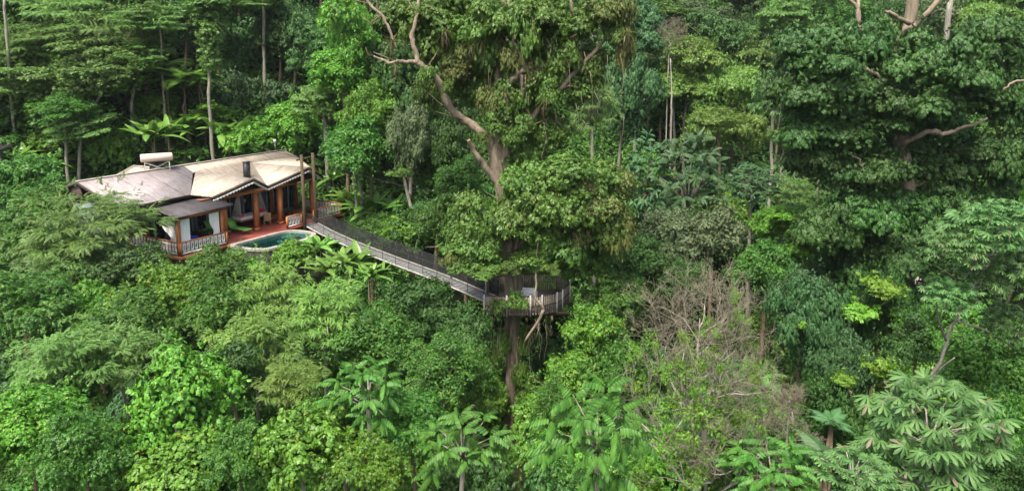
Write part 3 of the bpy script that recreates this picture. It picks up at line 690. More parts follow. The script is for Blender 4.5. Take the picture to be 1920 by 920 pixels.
# ---- curtains
def curtain(label, a, b, gather=1.0, z0=.75, z1=2.2):
    A = H(*a, 0); B = H(*b, 0); t = thing('curtain', label, 'curtain', (A.x, A.y, 0), math.atan2((B - A).y, (B - A).x), 'white curtains of the pavilion'); L = (B - A).length
    m = MB(); nx, nz = 28, 10; P = []
    for k in range(2):
        for j in range(nz + 1):
            q = j / nz; z = .25 + (z1 - .25) * q
            wq = 1 if gather >= 1 else 1 - (1 - gather) * math.exp(-((q - .38) / .22) ** 2)
            for i in range(nx + 1): u = i / nx; P.append((u * L * wq, .045 * math.sin(u * 26) * (.6 + .4 * q) + k * .012, z))
    F = []
    for k in range(2):
        for j in range(nz):
            for i in range(nx): a0 = k * (nx + 1) * (nz + 1) + j * (nx + 1) + i; F.append((a0, a0 + 1, a0 + nx + 2, a0 + nx + 1))
    m.mesh(P, F); m.build('fabric', M['cloth'], t, True)
    m = MB(); m.tube([(-.05, 0, z1 + .02), (L + .05, 0, z1 + .02)], .012, 6); m.build('rod', M['metal'], t)
curtain('white curtain hanging beside the near corner post of the pavilion', (.28, -.16), (1.0, -.16), 1)
curtain('white curtain tied back at the right post of the pavilion', (3.12, -.16), (2.35, -.16), .6)
curtain('white curtain gathered on the left side of the pavilion', (.16, -.4), (.16, -1.7), .35)
curtain('narrow white curtain on the terrace side of the pavilion', (3.34, -.3), (3.34, -.9), .8)
# ---- furniture
def prism(m, x0, x1, y0, y1, z0, z1): m.box((x0, y0, z0), (x1, y1, z1))
def cushion(name, mt, parent, a, b, bv=.05, **k):
    m = MB(); m.box(a, b); o = m.build(name, mt, parent, **k); return bevel(o, bv, 3)
t = thing('hanging_daybed', 'white mattress daybed hanging on fans of white ropes under the terrace roof', 'daybed', H(7.9, -2.9, .12), RZ)
m = MB(); m.box((-1.22, -.55, .38), (1.22, .55, .46)); m.build('bed_frame', M['wood_h'], t)
cushion('mattress', M['cloth'], t, (-1.19, -.52, .462), (1.19, .52, .66), .05)
for e in (-1, 1):
    m = MB()
    for i in range(9): m.tube([(e * 1.18, -.53 + 1.06 * i / 8, .44), (e * .82, 0, 2.75)], .018, 4)
    m.build('rope', M['rope'], t)
for e, lb in ((-1, 'pink bolster at the near end of the hanging bed'), (1, 'pink bolster at the far end of the hanging bed')):
    b = thing('bolster', lb, 'pillow', H(7.9 + e * .95, -2.9, .782), RZ, 'pink bolsters'); m = MB()
    m.tube([(0, -.42, .12), (0, -.38, .12), (0, 0, .125), (0, .38, .12), (0, .42, .12)], [.06, .12, .135, .12, .06], 12); m.build('cover', M['pink'], b, True)
def lounger(label, s, t_, rot):
    o = thing('sun_lounger', label, 'lounger', H(s, t_, 0), rot, 'green sun loungers')
    m = MB(); m.box((-.3, -.3, .30), (1.2, .3, .36)); bevel(m.build('seat', M['green'], o), .02)
    m = MB(); m.beam((-.32, 0, .35), (-.78, 0, .92), .6, .06, up=(0, 0, 1)); m.build('backrest', M['green'], o)
    for x in (-.2, .95):
        m = MB(); m.tube([(x, -.28, 0), (x, -.28, .3), (x, .28, .3), (x, .28, 0)], .016, 6); m.build('leg', M['metal'], o)
lounger('green sun lounger on the red terrace beside the second post', 5.9, -1.9, RZ + R_(-90))
lounger('green sun lounger nearer the pavilion, half behind the corner post', 4.75, -2.7, RZ + R_(-90))
def chair(name, label, mt, s, t_, rot, w=.55, back=.95, arm=True):
    o = thing(name, label, 'chair', H(s, t_, 0), rot); h_ = w / 2
    m = MB(); m.box((-h_, -h_, .30), (h_, h_, .44)); bevel(m.build('seat', mt, o), .02)
    m = MB(); m.box((-h_, h_ - .08, .443), (h_, h_, back)); bevel(m.build('backrest', mt, o), .02)
    if arm:
        for e in (-1, 1): m = MB(); m.box((e * h_ - .04, -h_, .443), (e * h_ + .04, h_ - .083, .64)); bevel(m.build('armrest', mt, o), .015)
    for a in (-1, 1):
        for b in (-1, 1): m = MB(); m.box((a * (h_ - .04) - .025, b * (h_ - .04) - .025, .003), (a * (h_ - .04) + .025, b * (h_ - .04) + .025, .297)); m.build('leg', mt, o)
    return o
chair('wicker_chair', 'light tan wicker chair beside the third post on the terrace', M['wicker'], 8.6, -1.95, RZ + R_(150), .5, .9, False)
chair('armchair', 'dark wicker armchair beyond the third post on the terrace', M['wicker_dark'], 10.3, -1.8, RZ + R_(-60), .75, .85)
o = thing('coffee_table', 'low dark wicker table in front of the dark armchair', 'table', H(9.75, -.75, 0), RZ)
m = MB(); m.box((-.35, -.3, .32), (.35, .3, .38)); m.build('table_top', M['wicker_dark'], o)
for a in (-1, 1):
    for b in (-1, 1): m = MB(); m.box((a * .3 - .03, b * .25 - .03, .003), (a * .3 + .03, b * .25 + .03, .317)); m.build('leg', M['wicker_dark'], o)
o = thing('daybed', 'low timber daybed inside the curtained pavilion', 'daybed', H(1.5, -1.7, 0), RZ)
m = MB(); m.box((-.9, -.9, .2), (.9, .9, .34)); m.build('bed_frame', M['wood_h'], o); cushion('mattress', M['wicker_dark'], o, (-.86, -.86, .343), (.86, .86, .5), .05)
for a in (-1, 1):
    for b in (-1, 1): m = MB(); m.box((a * .8 - .05, b * .8 - .05, .003), (a * .8 + .05, b * .8 + .05, .197)); m.build('leg', M['wood'], o)
b = thing('cushion', 'bright blue cushion on the pavilion daybed', 'cushion', H(1.75, -1.1, .502), RZ); cushion('cover', M['blue'], b, (-.35, -.2, 0), (.35, .2, .28), .1)
o = thing('potted_plant', 'small leafy plant in a dark pot by the terrace loungers', 'plant', H(3.9, -2.6, 0), RZ)
m = MB(); m.tube([(0, 0, .003), (0, 0, .3), (0, 0, .34)], [.14, .2, .22], 12); m.build('pot', M['stone'], o, True); put('foliage', LIB['fernclump'][0], o, (0, 0, .35), (.55,) * 3)
# ---- pool
t = thing('swimming_pool', 'small curved teal swimming pool with pale coping below the terrace', 'pool', H(5.5, 1.8, 0), RZ); OFF = (5.5, -1.8, 0)
outl = [(3.42, .42), (3.18, 1.3), (3.22, 2.2), (3.65, 3.2), (4.4, 3.5), (5.3, 3.55), (6.45, 3.75), (7.4, 3.6), (8.1, 3.3), (8.5, 2.8), (8.6, 1.9), (8.35, 1.0), (7.84, .6), (6.9, .42), (5.2, .40)]
def smooth_loop(p, n=4):
    out = []
    for i in range(len(p)):
        a, b, c, d = [Vector(p[(i + k) % len(p)]) for k in (-1, 0, 1, 2)]
        for j in range(n):
            q = j / n; out.append(.5 * ((2 * b) + (c - a) * q + (2 * a - 5 * b + 4 * c - d) * q * q + (3 * b - a - 3 * c + d) * q ** 3))
    return out
O_ = smooth_loop(outl); cen = Vector((5.9, 2.0))
def inset(P, dd):
    res = []; n = len(P)
    for i in range(n):
        e = (P[(i + 1) % n] - P[i - 1]).normalized(); nn = Vector((-e.y, e.x))
        if nn.dot(cen - P[i]) < 0: nn = -nn
        res.append(P[i] + nn * dd)
    return res
I_ = inset(O_, .32); n_ = len(O_)
def loop(P, z): return [hl(p.x, p.y, z) for p in P]
m = MB(OFF); F = [(i, (i + 1) % n_, n_ + (i + 1) % n_, n_ + i) for i in range(n_)]
m.mesh(loop(O_, .03) + loop(I_, .03), F); m.mesh(loop(O_, -.12) + loop(O_, .03), F); m.mesh(loop(I_, -.12) + loop(I_, .03), F); m.build('coping', M['coping'], t)
m = MB(OFF); Q = inset(O_, .05); m.mesh(loop(Q, -3.2) + loop(Q, -.122), F); m.build('pool_wall', M['stone'], t)
m = MB(OFF); J_ = inset(O_, .34); m.mesh(loop(J_, -1.3) + loop(J_, -.124), F); m.poly(loop(J_, -1.3)); m.build('basin', M['basin'], t)
m = MB(OFF); m.poly(loop(inset(O_, .33), -.17)); m.build('water', M['water'], t)
m = MB(OFF)
for k, (rr, z) in enumerate(((1.5, -.72), (1.12, -.46), (.74, -.22))):
    c0 = Vector((7.75, 1.15)); m.slab([hl(c0.x + rr * math.cos(a), c0.y + rr * math.sin(a), z) for a in np.linspace(0, 2 * math.pi, 24)[:-1]][::-1] if False else [(c0.x + rr * math.cos(a) * .9, -c0.y - .1 + rr * .75 * math.sin(a), z) for a in np.linspace(0, 2 * math.pi, 24)[:-1]], .2)
m.build('step', M['step'], t)
# ---- solar water heater, antenna, bridge tower
o = thing('solar_water_heater', 'tan cylindrical water tank on a metal stand on the ridge of the grey roof', 'water tank', H(3.0, -5.9, 4.35), R_(30)); B = (0, 0, 0)
m = MB(); m.tube([(-.98, 0, .95), (-.93, 0, .95), (.93, 0, .95), (.98, 0, .95)], [.22, .27, .27, .22], 20); m.build('tank', M['tank'], o, True)
m = MB()
for x in (-.75, .75):
    for y in (-.45, .45): m.tube([(x, y, -.25 if y < 0 else -.3), (x, y * .3, .72)], .02, 5)
for y in (-.45, .45): m.tube([(-.75, y * .9, 0), (.75, y * .4, .65)], .015, 5); m.tube([(.75, y * .9, 0), (-.75, y * .4, .65)], .015, 5)
m.build('stand', M['greypost'], o)
m = MB(); m.mesh([(-.85, -.25, .75), (.85, -.25, .75), (.85, -1.5, -.28), (-.85, -1.5, -.28), (-.85, -.25, .7), (.85, -.25, .7), (.85, -1.5, -.33), (-.85, -1.5, -.33)], [(0, 3, 2, 1), (4, 5, 6, 7), (0, 1, 5, 4), (2, 3, 7, 6), (1, 2, 6, 5), (3, 0, 4, 7)])
pc = m.build('collector_panel', M['black'], o); pc.location = (0, 0, 0)
pc.scale = (.5, -.8, 1)
o = thing('roof_antenna', 'thin mast with a white lamp head on the far end of the roof ridge', 'antenna', H(13.2, -5.8, 4.53), RZ)
m = MB(); m.tube([(0, 0, 0), (0, 0, .75)], .02, 6); m.build('mast', M['greypost'], o)
m = MB(); m.tube([(0, 0, .72), (0, 0, .76), (0, 0, .88), (0, 0, .92)], [.04, .1, .1, .04], 8); m.tube([(-.25, 0, .7), (.25, 0, .7)], .012, 4); m.build('head', M['white'], o)
o = thing('bridge_tower', 'pair of tall weathered poles with crossbars at the bridge entrance', 'tower', H(9.9, .55, -1.5), RZ)
for x in (-.1, 1.0): m = MB(); m.tube([(x, 0, 0), (x + .02, 0, 3), (x - .03, 0, 6.6)], [.13, .125, .11], 10); m.build('pole', M['pole'], o, True)
for z in (4.6, 6.25): m = MB(); m.beam((-.45, .14, z), (1.35, .14, z + .05), .1, .12); m.build('crossbar', M['pole'], o)
# ================================================================ suspension bridge
BP = [(0, 0), (.12, -.38), (.25, -.66), (.37, -.84), (.48, -.98), (.6, -1.12), (.69, -1.22), (.8, -1.36), (.9, -1.54), (1, -1.74)]
BS = Vector((-15.25, 52.7)); BE = Vector((-1.5, 40.75)); bd = (BE - BS).normalized(); bn = Vector((-bd.y, bd.x))      # bn: towards the far side
if bn.y < 0: bn = -bn
def bpt(q, side=0.0, up=0.0):
    z = float(np.interp(q, [a for a, _ in BP], [b for _, b in BP])); p = BS.lerp(BE, q) + bn * side; return Vector((p.x, p.y, z + up))
t = thing('suspension_bridge', 'long sagging footbridge with dark netting from the terrace to the platform in the giant tree', 'bridge', bpt(0)); OFF = bpt(0); WB = 1.15
qs = np.linspace(0, 1, 49)
def ribbon(m, side, up0, up1, th=0.0):
    for a, b in zip(qs, qs[1:]):
        if th: m.mesh([bpt(a, side, up0), bpt(b, side, up0), bpt(b, side, up1), bpt(a, side, up1), bpt(a, side + th, up0), bpt(b, side + th, up0), bpt(b, side + th, up1), bpt(a, side + th, up1)], [(0, 1, 2, 3), (7, 6, 5, 4), (3, 2, 6, 7), (4, 5, 1, 0)])
        else: m.poly([bpt(a, side, up0), bpt(b, side, up0), bpt(b, side, up1), bpt(a, side, up1)])
m = MB(OFF)
for a, b in zip(qs, qs[1:]):
    b2 = b - .0015; m.mesh([bpt(a, .06), bpt(b2, .06), bpt(b2, WB - .06), bpt(a, WB - .06), bpt(a, .06, -.05), bpt(b2, .06, -.05), bpt(b2, WB - .06, -.05), bpt(a, WB - .06, -.05)], [(0, 1, 2, 3), (7, 6, 5, 4), (0, 4, 5, 1), (1, 5, 6, 2), (2, 6, 7, 3), (3, 7, 4, 0)])
m.build('walkway', M['walk'], t)
for s in (0, WB - .055): m = MB(OFF); ribbon(m, s, -.06, .035, .055); m.build('edge_beam', M['conc'], t)
for s in (.02, WB - .02):
    m = MB(OFF); ribbon(m, s, .05, .98); m.build('netting', M['net_open' if s < .5 else 'net'], t)
    for up, r in ((1.0, .022), (.50, .010)):
        m = MB(OFF); m.tube([bpt(q, s, up) for q in qs], r, 5); m.build('handrail_cable', M['black'], t)
for i in range(15):
    q = .01 + .98 * i / 14
    for s in (.02, WB - .02): m = MB(OFF); m.tube([bpt(q, s, .05), bpt(q, s, 1.02)], .016, 5); m.build('post', M['black'], t)
m = MB(OFF)
for i in range(25): q = (i + .5) / 25; m.beam(bpt(q, -.05, -.14), bpt(q, WB + .05, -.14), .06, .06)
m.build('cross_beams', M['pole'], t)
# ================================================================ platform round the giant tree
PZ = -1.8
ring_ = [(-1.5, 39.15), (-.28, 39.05), (.99, 39.05), (1.62, 39.15), (2.45, 39.6), (2.78, 40.05), (3.28, 41.3), (3.22, 42.6), (2.72, 43.25), (1.42, 43.2), (.1, 43.1), (-.9, 42.7), (-1.5, 41.9)]
t = thing('tree_platform', 'fenced wooden lookout platform built round the trunk of the giant tree', 'platform', (0, 40.7, PZ)); OFF = (0, 40.7, PZ)
m = MB(OFF); m.slab([(x, y, PZ) for x, y in ring_], .1); m.build('floor', M['slat'], t)
m = MB(OFF)
for y in (39.7, 41.6): m.beam((-1.6, y, PZ - .2), (3.1, y, PZ - .2), .12, .18)
for x in (-1, .8, 2.2): m.beam((x, 39.1, PZ - .38), (x, 42.9, PZ - .38), .12, .17)
m.build('floor_joists', M['pole'], t)
for i, (a, b) in enumerate(zip(ring_, ring_[1:])):
    A = Vector((*a, PZ)); B = Vector((*b, PZ)); L = (B - A).length; d = (B - A) / L; nn = Vector((-d.y, d.x, 0))
    m = MB(OFF); k = int(L / .13)
    for j in range(k):
        p = A + d * (j + .5) * L / k; e = .048 + random.uniform(-.006, .006); h0 = -.08 + random.uniform(-.02, .02); m.mesh([p + d * s * e + nn * n * .008 + Vector((0, 0, z)) for z in (h0, .96) for s, n in ((-1, -1), (1, -1), (1, 1), (-1, 1))], [(3, 2, 1, 0), (4, 5, 6, 7), (0, 1, 5, 4), (1, 2, 6, 5), (2, 3, 7, 6), (3, 0, 4, 7)])
    m.build('fence_panel', M['slat'], t)
    m = MB(OFF); m.beam(A + Vector((0, 0, .995)), B + Vector((0, 0, .995)), .06, .04); m.beam(A - nn * .03 + Vector((0, 0, .45)), B - nn * .03 + Vector((0, 0, .45)), .035, .05); m.build('fence_rail', M['pole'], t)
for a in ring_: m = MB(OFF); m.tube([(a[0] * 1.015, 40.9 + (a[1] - 40.9) * 1.02, PZ - .15), (a[0] * 1.015, 40.9 + (a[1] - 40.9) * 1.02, PZ + 1.06)], .045, 8); m.build('fence_post', M['greypost'], t)
for x in (-.75, .75):
    for yy in (39.3, 42.0): m = MB(OFF); m.beam((x * 2.2, yy, PZ - .2), (x * .35, 40.7, PZ - 2.2), .09, .09); m.build('brace', M['pole'], t)
o = thing('garden_sofa', 'white cushioned seat on the lookout platform beside the trunk', 'sofa', (.95, 41.0, PZ), R_(-8)); o.scale = (.8, .8, .85)
m = MB(); m.box((-.5, -.35, .08), (.5, .35, .3)); m.build('seat_frame', M['white'], o); cushion('seat_cushion', M['cloth'], o, (-.48, -.34, .303), (.48, .34, .5), .04)
m = MB(); m.box((-.5, .353, .08), (.5, .47, .85)); bevel(m.build('backrest', M['cloth'], o), .03)
for e in (-1, 1): m = MB(); m.box((e * .56 - .055, -.35, .003), (e * .56 + .055, .45, .66)); bevel(m.build('armrest', M['cloth'], o), .02)
o = thing('side_table', 'small round white table close to the trunk on the platform', 'table', (.42, 40.3, PZ), 0)
m = MB(); m.tube([(0, 0, .5), (0, 0, .54)], .25, 16); m.build('table_top', M['white'], o); m = MB(); m.tube([(0, 0, .04), (0, 0, .497)], .03, 8); m.tube([(0, 0, .003), (0, 0, .037)], .16, 12); m.build('leg', M['white'], o)
# ================================================================ cables
def cable(name, label, a, b, sag, r=.012):
    A = Vector(a); B = Vector(b); o = thing(name, label, 'cable', A); m = MB(A)
    m.tube([A.lerp(B, i / 24) - Vector((0, 0, sag * 4 * (i / 24) * (1 - i / 24))) for i in range(25)], r, 5); m.build('strand', M['black'], o)
tw = H(10.8, .5, 4.75)
cable('steel_cable', 'thin cable running from the bridge poles to the giant tree trunk', tw, (-.6, 40.75, 4.2), .5)
cable('power_line', 'upper wire crossing behind the roof from the forest to the pole tops', H(10, .5, 4.9), D(400, 232, 66), .5, .018)
cable('power_line', 'lower slack wire hanging behind the villa roof from the forest edge', H(13.4, -5.8, 5.2), D(395, 238, 64), 1.0, .015)
# ================================================================ giant tree with the platform
def path(m, pts, rads, sides=10, wob=.05, r=None, sub=4):
    """smooth limb through (px,py,Y) or Vector points"""
    P = [p if isinstance(p, Vector) else D(*p) for p in pts]; out = []; rr = []
    n = len(P)
    for i in range(n - 1):
        a, b, c, d = P[max(i - 1, 0)], P[i], P[i + 1], P[min(i + 2, n - 1)]
        for j in range(sub):
            q = j / sub; out.append(.5 * ((2 * b) + (c - a) * q + (2 * a - 5 * b + 4 * c - d) * q * q + (3 * b - a - 3 * c + d) * q ** 3)); rr.append(rads[i] + (rads[i + 1] - rads[i]) * q)
    out.append(P[-1]); rr.append(rads[-1])
    if r is not None:
        out = [p + Vector(r.normal(0, wob, 3)) * (0 < i < len(out) - 1) for i, p in enumerate(out)]; rr = [q * r.uniform(.9, 1.12) for q in rr]
    m.tube(out, rr, sides); return out
for s in (1, 2, 3, 4):
    lib('gblob', crown('foliage_mass', 'giant', 300 + s, 1.6, .75, 24, .42, .75, 78, SPR if s % 2 else SPRn, .36, zmin=-.7, droop=.5))
    lib('dblob', crown('dark_foliage_mass', 'dark', 320 + s, 1.8, .7, 26, .40, .6, 95, SPRn, .38, zmin=-.6, droop=.6))
for s in (1, 2):
    lib('mblob', crown('mossy_foliage_mass', 'moss', 340 + s, 1.2, .8, 18, .42, .8, 52, SPRn, .30, zmin=-.8, droop=.7))
    lib('sblob', crown('sparse_foliage', 'giant', 350 + s, 1.5, .8, 18, .36, .8, 42, SPRn, .34, zmin=-.9, droop=.6, inner=.1))
def multi(root, base, lst, kind, part='foliage'):
    for i, (px, py, w_, h_, Y) in enumerate(lst):
        k = CNT.get(kind, 0); CNT[kind] = k + 1; me = LIB[kind][k % len(LIB[kind])]; c = D(px, py, Y); u = mpp(c.y, c.z)
        put(part, me, root, c - base, (w_ * u / 2 / me['R'],) * 2 + (h_ * u / 2 / me['R'] / me['hz'],), (0, 0, 1.3 * k))
rg = np.random.default_rng(55); GY = 40.75
gb = Vector((-.03, GY, gz(0, GY) - .3)); g = thing('giant_tree', 'giant emergent tree with twisting brownish limbs that carries the lookout platform', 'tree', gb)
m = MB(gb)
path(m, [gb, (958, 830, GY), (961, 700, GY), (962, 590, GY), (957, 500, GY), (950, 420, GY), (938, 350, GY), (932, 300, GY), (935, 270, GY)], [.7, .36, .36, .37, .35, .35, .38, .42, .36], 14, .03, rg)
for k in range(7):                        # buttresses and fused stems that flute the trunk
    a = k * .9; o = Vector((.30 * math.cos(a), .30 * math.sin(a), 0)); mid = [D(961, y, GY) + o for y in (760, 600, 480, 380)]
    path(m, [gb + o * 3] + mid + [D(935, 290, GY) + o * .8], [.2, .13, .12, .14, .15, .1], 7, .05, rg)
m.build('trunk', BK['red'], g, True)
limbs = [
 ([(934, 310, GY), (918, 265, GY), (898, 243, GY), (872, 226, GY), (846, 205, GY - .3), (834, 180, GY - .5), (822, 152, GY - .7), (800, 128, GY - .8), (778, 115, GY - .8)], [.42, .36, .31, .29, .27, .25, .24, .21, .2]),
 ([(785, 119, GY - .8), (778, 95, GY - .8), (772, 68, GY - .8), (781, 30, GY - .5), (788, -40, GY)], [.2, .17, .15, .12, .08]),
 ([(780, 116, GY - .8), (762, 117, GY - 1), (745, 116, GY - 1.2), (728, 118, GY - 1.3), (700, 105, GY - 1)], [.16, .14, .12, .1, .05]),
 ([(738, 92, GY - 1.2), (730, 55, GY - 1.2), (715, 28, GY - 1.2), (694, 8, GY - 1.2), (676, -20, GY - 1)], [.06, .10, .10, .09, .06]),
 ([(935, 345, GY), (915, 318, GY - .2), (900, 300, GY - .4), (885, 276, GY - .7), (878, 262, GY - .9)], [.30, .26, .22, .18, .12]),
 ([(933, 300, GY), (936, 240, GY), (928, 190, GY), (935, 130, GY), (942, 60, GY), (950, -30, GY)], [.34, .28, .23, .22, .2, .15]),
 ([(940, 300, GY), (958, 262, GY - .2), (985, 235, GY - .3), (1010, 205, GY), (1050, 170, GY), (1090, 120, GY + .5), (1140, 70, GY + .5), (1170, 20, GY + .5)], [.36, .3, .24, .2, .17, .15, .12, .08]),
 ([(934, 250, GY - .3), (938, 200, GY - .6), (952, 160, GY - .9), (972, 140, GY - 1), (982, 125, GY - 1), (972, 95, GY - 1), (960, 62, GY - 1), (957, 20, GY - .8), (950, -30, GY - .5)], [.24, .2, .18, .17, .16, .13, .12, .11, .08]),
 ([(975, 138, GY - 1), (980, 165, GY - .9), (981, 195, GY - .8)], [.13, .11, .06]),
 ([(945, 420, GY), (985, 380, GY - .5), (1040, 350, GY - .8), (1100, 320, GY - .5), (1150, 330, GY)], [.22, .18, .15, .11, .05]),
 ([(950, 480, GY), (1000, 440, GY - .6), (1060, 420, GY - .7), (1130, 430, GY)], [.18, .14, .1, .05]),
 ([(950, 430, GY), (905, 400, GY - .5), (870, 420, GY - .8), (840, 470, GY - 1)], [.16, .13, .1, .05]),
 ([(1055, 240, GY), (1040, 200, GY + .3), (1075, 90, GY + .3), (1070, -10, GY)], [.05, .1, .12, .08]),
 ([(965, 470, GY - .5), (978, 430, GY - .7), (990, 380, GY - .7), (985, 300, GY - .5)], [.10, .12, .11, .08]),
 ([(985, 640, GY - 2.2), (1014, 592, GY - 2.3), (1018, 577, GY - 2.3), (1004, 558, GY - 2.3), (1004, 520, GY - 2.2), (1008, 470, GY - 2), (1012, 400, GY - 1.4)], [.08, .11, .10, .09, .07, .05, .03]),
]
for pts, rad in limbs:
    m = MB(gb); path(m, pts, [q * .78 for q in rad], 9, .03, rg); m.build('limb', BK['red'], g, True)
for i in range(44):                        # finer boughs reaching into the foliage
    a = limbs[rg.integers(0, len(limbs) - 1)][0]; p = D(*a[rg.integers(1, len(a))]); q = p + Vector(rg.normal(0, 1, 3)) * .8 + Vector((0, 0, .9)); m = MB(gb); m.tube([p, p.lerp(q, .5) + Vector(rg.normal(0, .2, 3)), q], [.05, .035, .012], 5); m.build('bough', BK['brown'], g, True)
GU = [(1010, 395, 210, 130, 39.6), (1090, 380, 170, 120, 40), (985, 400, 110, 90, 39.6), (1130, 430, 130, 130, 40.5), (1040, 450, 170, 110, 40.5), (885, 430, 110, 90, 39.4), (880, 465, 100, 70, 39.2), (905, 462, 90, 60, 39.2), (868, 495, 80, 40, 39),
      (990, 484, 90, 40, 39.2), (912, 503, 100, 36, 38.9), (1050, 330, 180, 90, 40), (1130, 345, 120, 90, 40.6), (975, 340, 100, 80, 39.6), (1090, 490, 150, 90, 42), (955, 500, 50, 24, 38.8), (1035, 505, 40, 24, 38.5), (880, 390, 80, 70, 40.2),
      (800, 40, 130, 90, 41.5), (860, 25, 130, 100, 41.5), (870, 100, 110, 100, 42), (930, 40, 110, 90, 40.4), (1000, 30, 130, 90, 41), (1060, 50, 130, 100, 41.5), (1120, 30, 110, 90, 41.2), (1015, 120, 120, 100, 42), (1060, 180, 110, 90, 42), (900, 170, 110, 90, 42.2),
      (990, 210, 90, 90, 41.8), (1030, 250, 90, 70, 41), (860, 160, 90, 80, 42.3), (1100, 130, 80, 90, 41.8), (740, 30, 90, 60, 42), (985, 290, 80, 60, 41.3), (1165, 70, 70, 70, 41)]
multi(g, gb, GU, 'gblob')
multi(g, gb, [(820, 90, 110, 90, 41.5), (955, 185, 70, 90, 39.9), (985, 60, 80, 110, 39.9), (1010, 170, 100, 90, 40.6), (905, 110, 100, 110, 41), (875, 60, 100, 70, 40), (1050, 110, 90, 80, 40.8), (930, 230, 60, 60, 39.9), (800, 180, 60, 70, 41.5), (770, 60, 60, 80, 41.2), (940, 650, 40, 70, 40.2), (985, 640, 34, 70, 40.2), (980, 710, 44, 70, 40.2), (940, 760, 40, 70, 40.2), (985, 760, 50, 80, 40), (968, 566, 46, 46, 38.75), (935, 575, 34, 30, 38.8), (905, 262, 40, 34, 40.2), (955, 262, 50, 46, 40), (838, 165, 34, 40, 39.6), (800, 140, 40, 34, 39.6), (985, 235, 50, 50, 39.9), (1030, 190, 50, 50, 40)], 'sblob')
multi(g, gb, [(1120, 385, 90, 60, 39.2), (1155, 440, 70, 90, 39.8), (848, 490, 50, 40, 38.8), (1165, 20, 60, 70, 40.6), (1172, 90, 44, 110, 40.6), (860, 130, 70, 60, 40.8), (1090, 350, 80, 50, 39.2), (915, 190, 50, 60, 40), (1140, 25, 60, 50, 40.4), (1000, 140, 50, 60, 40.2), (1085, 445, 50, 50, 39.3), (960, 110, 60, 70, 40), (870, 110, 70, 60, 40.4), (1165, 345, 60, 60, 39.8)], 'mblob', 'mossy_foliage')
for i in range(66):                       # hanging aerial roots and vines
    if i < 12: p = D(rg.uniform(925, 1000), rg.uniform(590, 640), GY - rg.uniform(.4, 1.2)); ln = rg.uniform(1, 4)
    elif i < 24: p = D(rg.uniform(1000, 1040), rg.uniform(590, 620), GY - 1.5); ln = rg.uniform(.5, 3)
    else: p = D(rg.uniform(880, 1180), rg.uniform(60, 240), GY - rg.uniform(0, 1)); ln = rg.uniform(.6, 2.6)
    q = p - Vector((rg.normal(0, .2), rg.normal(0, .2), ln)); m = MB(gb); m.tube([p, p.lerp(q, .35) + Vector(rg.normal(0, .12, 3)), p.lerp(q, .7) + Vector(rg.normal(0, .12, 3)), q], [.014, .012, .01, .005], 4); m.build('aerial_root', BK['twig'], g, True)
EP = [(735, 78, 62, 'large round tuft of strap leaves on the far left limb of the giant tree'), (742, 118, 40, 'brownish air plant hanging under the left limb bend'), (905, 78, 55, 'spiky air plant in the upper middle of the giant tree crown'), (885, 85, 50, 'spiky air plant left of the upper central limb'),
      (925, 195, 44, 'air plant in the fork above the central trunk'), (1175, 62, 44, 'drooping air plant at the right tip of the giant crown'), (1020, 190, 40, 'air plant on the right limb of the giant tree'), (1065, 400, 40, 'golden brown air plant among the lower leaves of the giant tree'), (948, 175, 34, 'small air plant beside the curling central limb'), (835, 60, 40, 'air plant left of the spiky pair in the upper crown'), (1000, 60, 40, 'air plant high on the right of the central limb')]
for px, py, w_, lb in EP:
    c = D(px, py, GY - 1.2); o = thing('air_plant', lb, 'plant', c, px, 'air plants on the giant tree'); u = mpp(c.y, c.z) * w_ / 2 / .9; put('leaves', LIB['brom'][0], o, (0, 0, 0), (u, u, u))
    m = MB(c)
    for i in range(8): q = c + Vector((rg.normal(0, .12), rg.normal(0, .12), -rg.uniform(.4, 1.3))); m.tube([c + Vector(rg.normal(0, .08, 3)), q], [.02, .006], 4)
    m.build('root_beard', LM['brown'], o)
# ================================================================ big dark tree on the right
rg = np.random.default_rng(77); DY = 46
p0 = D(1690, 520, DY); db = Vector((p0.x, p0.y, gz(p0.x, p0.y) - .3)); g2 = thing('dark_giant_tree', 'huge dark green tree with a broad layered crown filling the right side', 'tree', db)
m = MB(db); path(m, [db, (1697, 560, DY), (1700, 420, DY), (1695, 300, DY), (1680, 200, DY), (1665, 120, DY), (1705, 50, DY), (1715, -60, DY)], [.9, .6, .55, .5, .42, .36, .34, .3], 12, .05, rg); m.build('trunk', BK['red'], g2, True)
DL = [([(1690, 270, DY - 1), (1740, 246, DY - 2.2), (1765, 250, DY - 2.5), (1785, 248, DY - 2.5), (1810, 237, DY - 2.5), (1850, 222, DY - 2)], [.26, .22, .2, .17, .13, .1]), ([(1705, 45, DY - 1), (1680, 30, DY - 1.5), (1660, 20, DY - 1.5)], [.2, .16, .1]), ([(1612, 45, DY - 1), (1605, 15, DY - 1), (1580, -10, DY - 1)], [.2, .17, .15]), ([(1614, 60, DY - 1), (1608, 20, DY - 1), (1616, -20, DY)], [.15, .14, .1]),
      ([(1700, 60, DY - .5), (1735, 30, DY - 1), (1765, -10, DY - 1)], [.25, .22, .2]), ([(1672, 180, DY - 1), (1640, 140, DY - 2), (1610, 120, DY - 2)], [.2, .16, .1]), ([(1700, 430, DY), (1640, 400, DY - 1), (1590, 380, DY - 1)], [.2, .15, .08]), ([(1700, 350, DY), (1780, 330, DY), (1860, 300, DY)], [.25, .18, .1]), ([(1690, 240, DY), (1600, 230, DY), (1530, 240, DY)], [.25, .18, .1]), ([(1618, 325, DY - 2), (1610, 300, DY - 2), (1590, 285, DY - 2)], [.09, .08, .05]), ([(1880, 170, DY - 2), (1900, 155, DY - 2), (1925, 150, DY - 2)], [.07, .09, .1])]
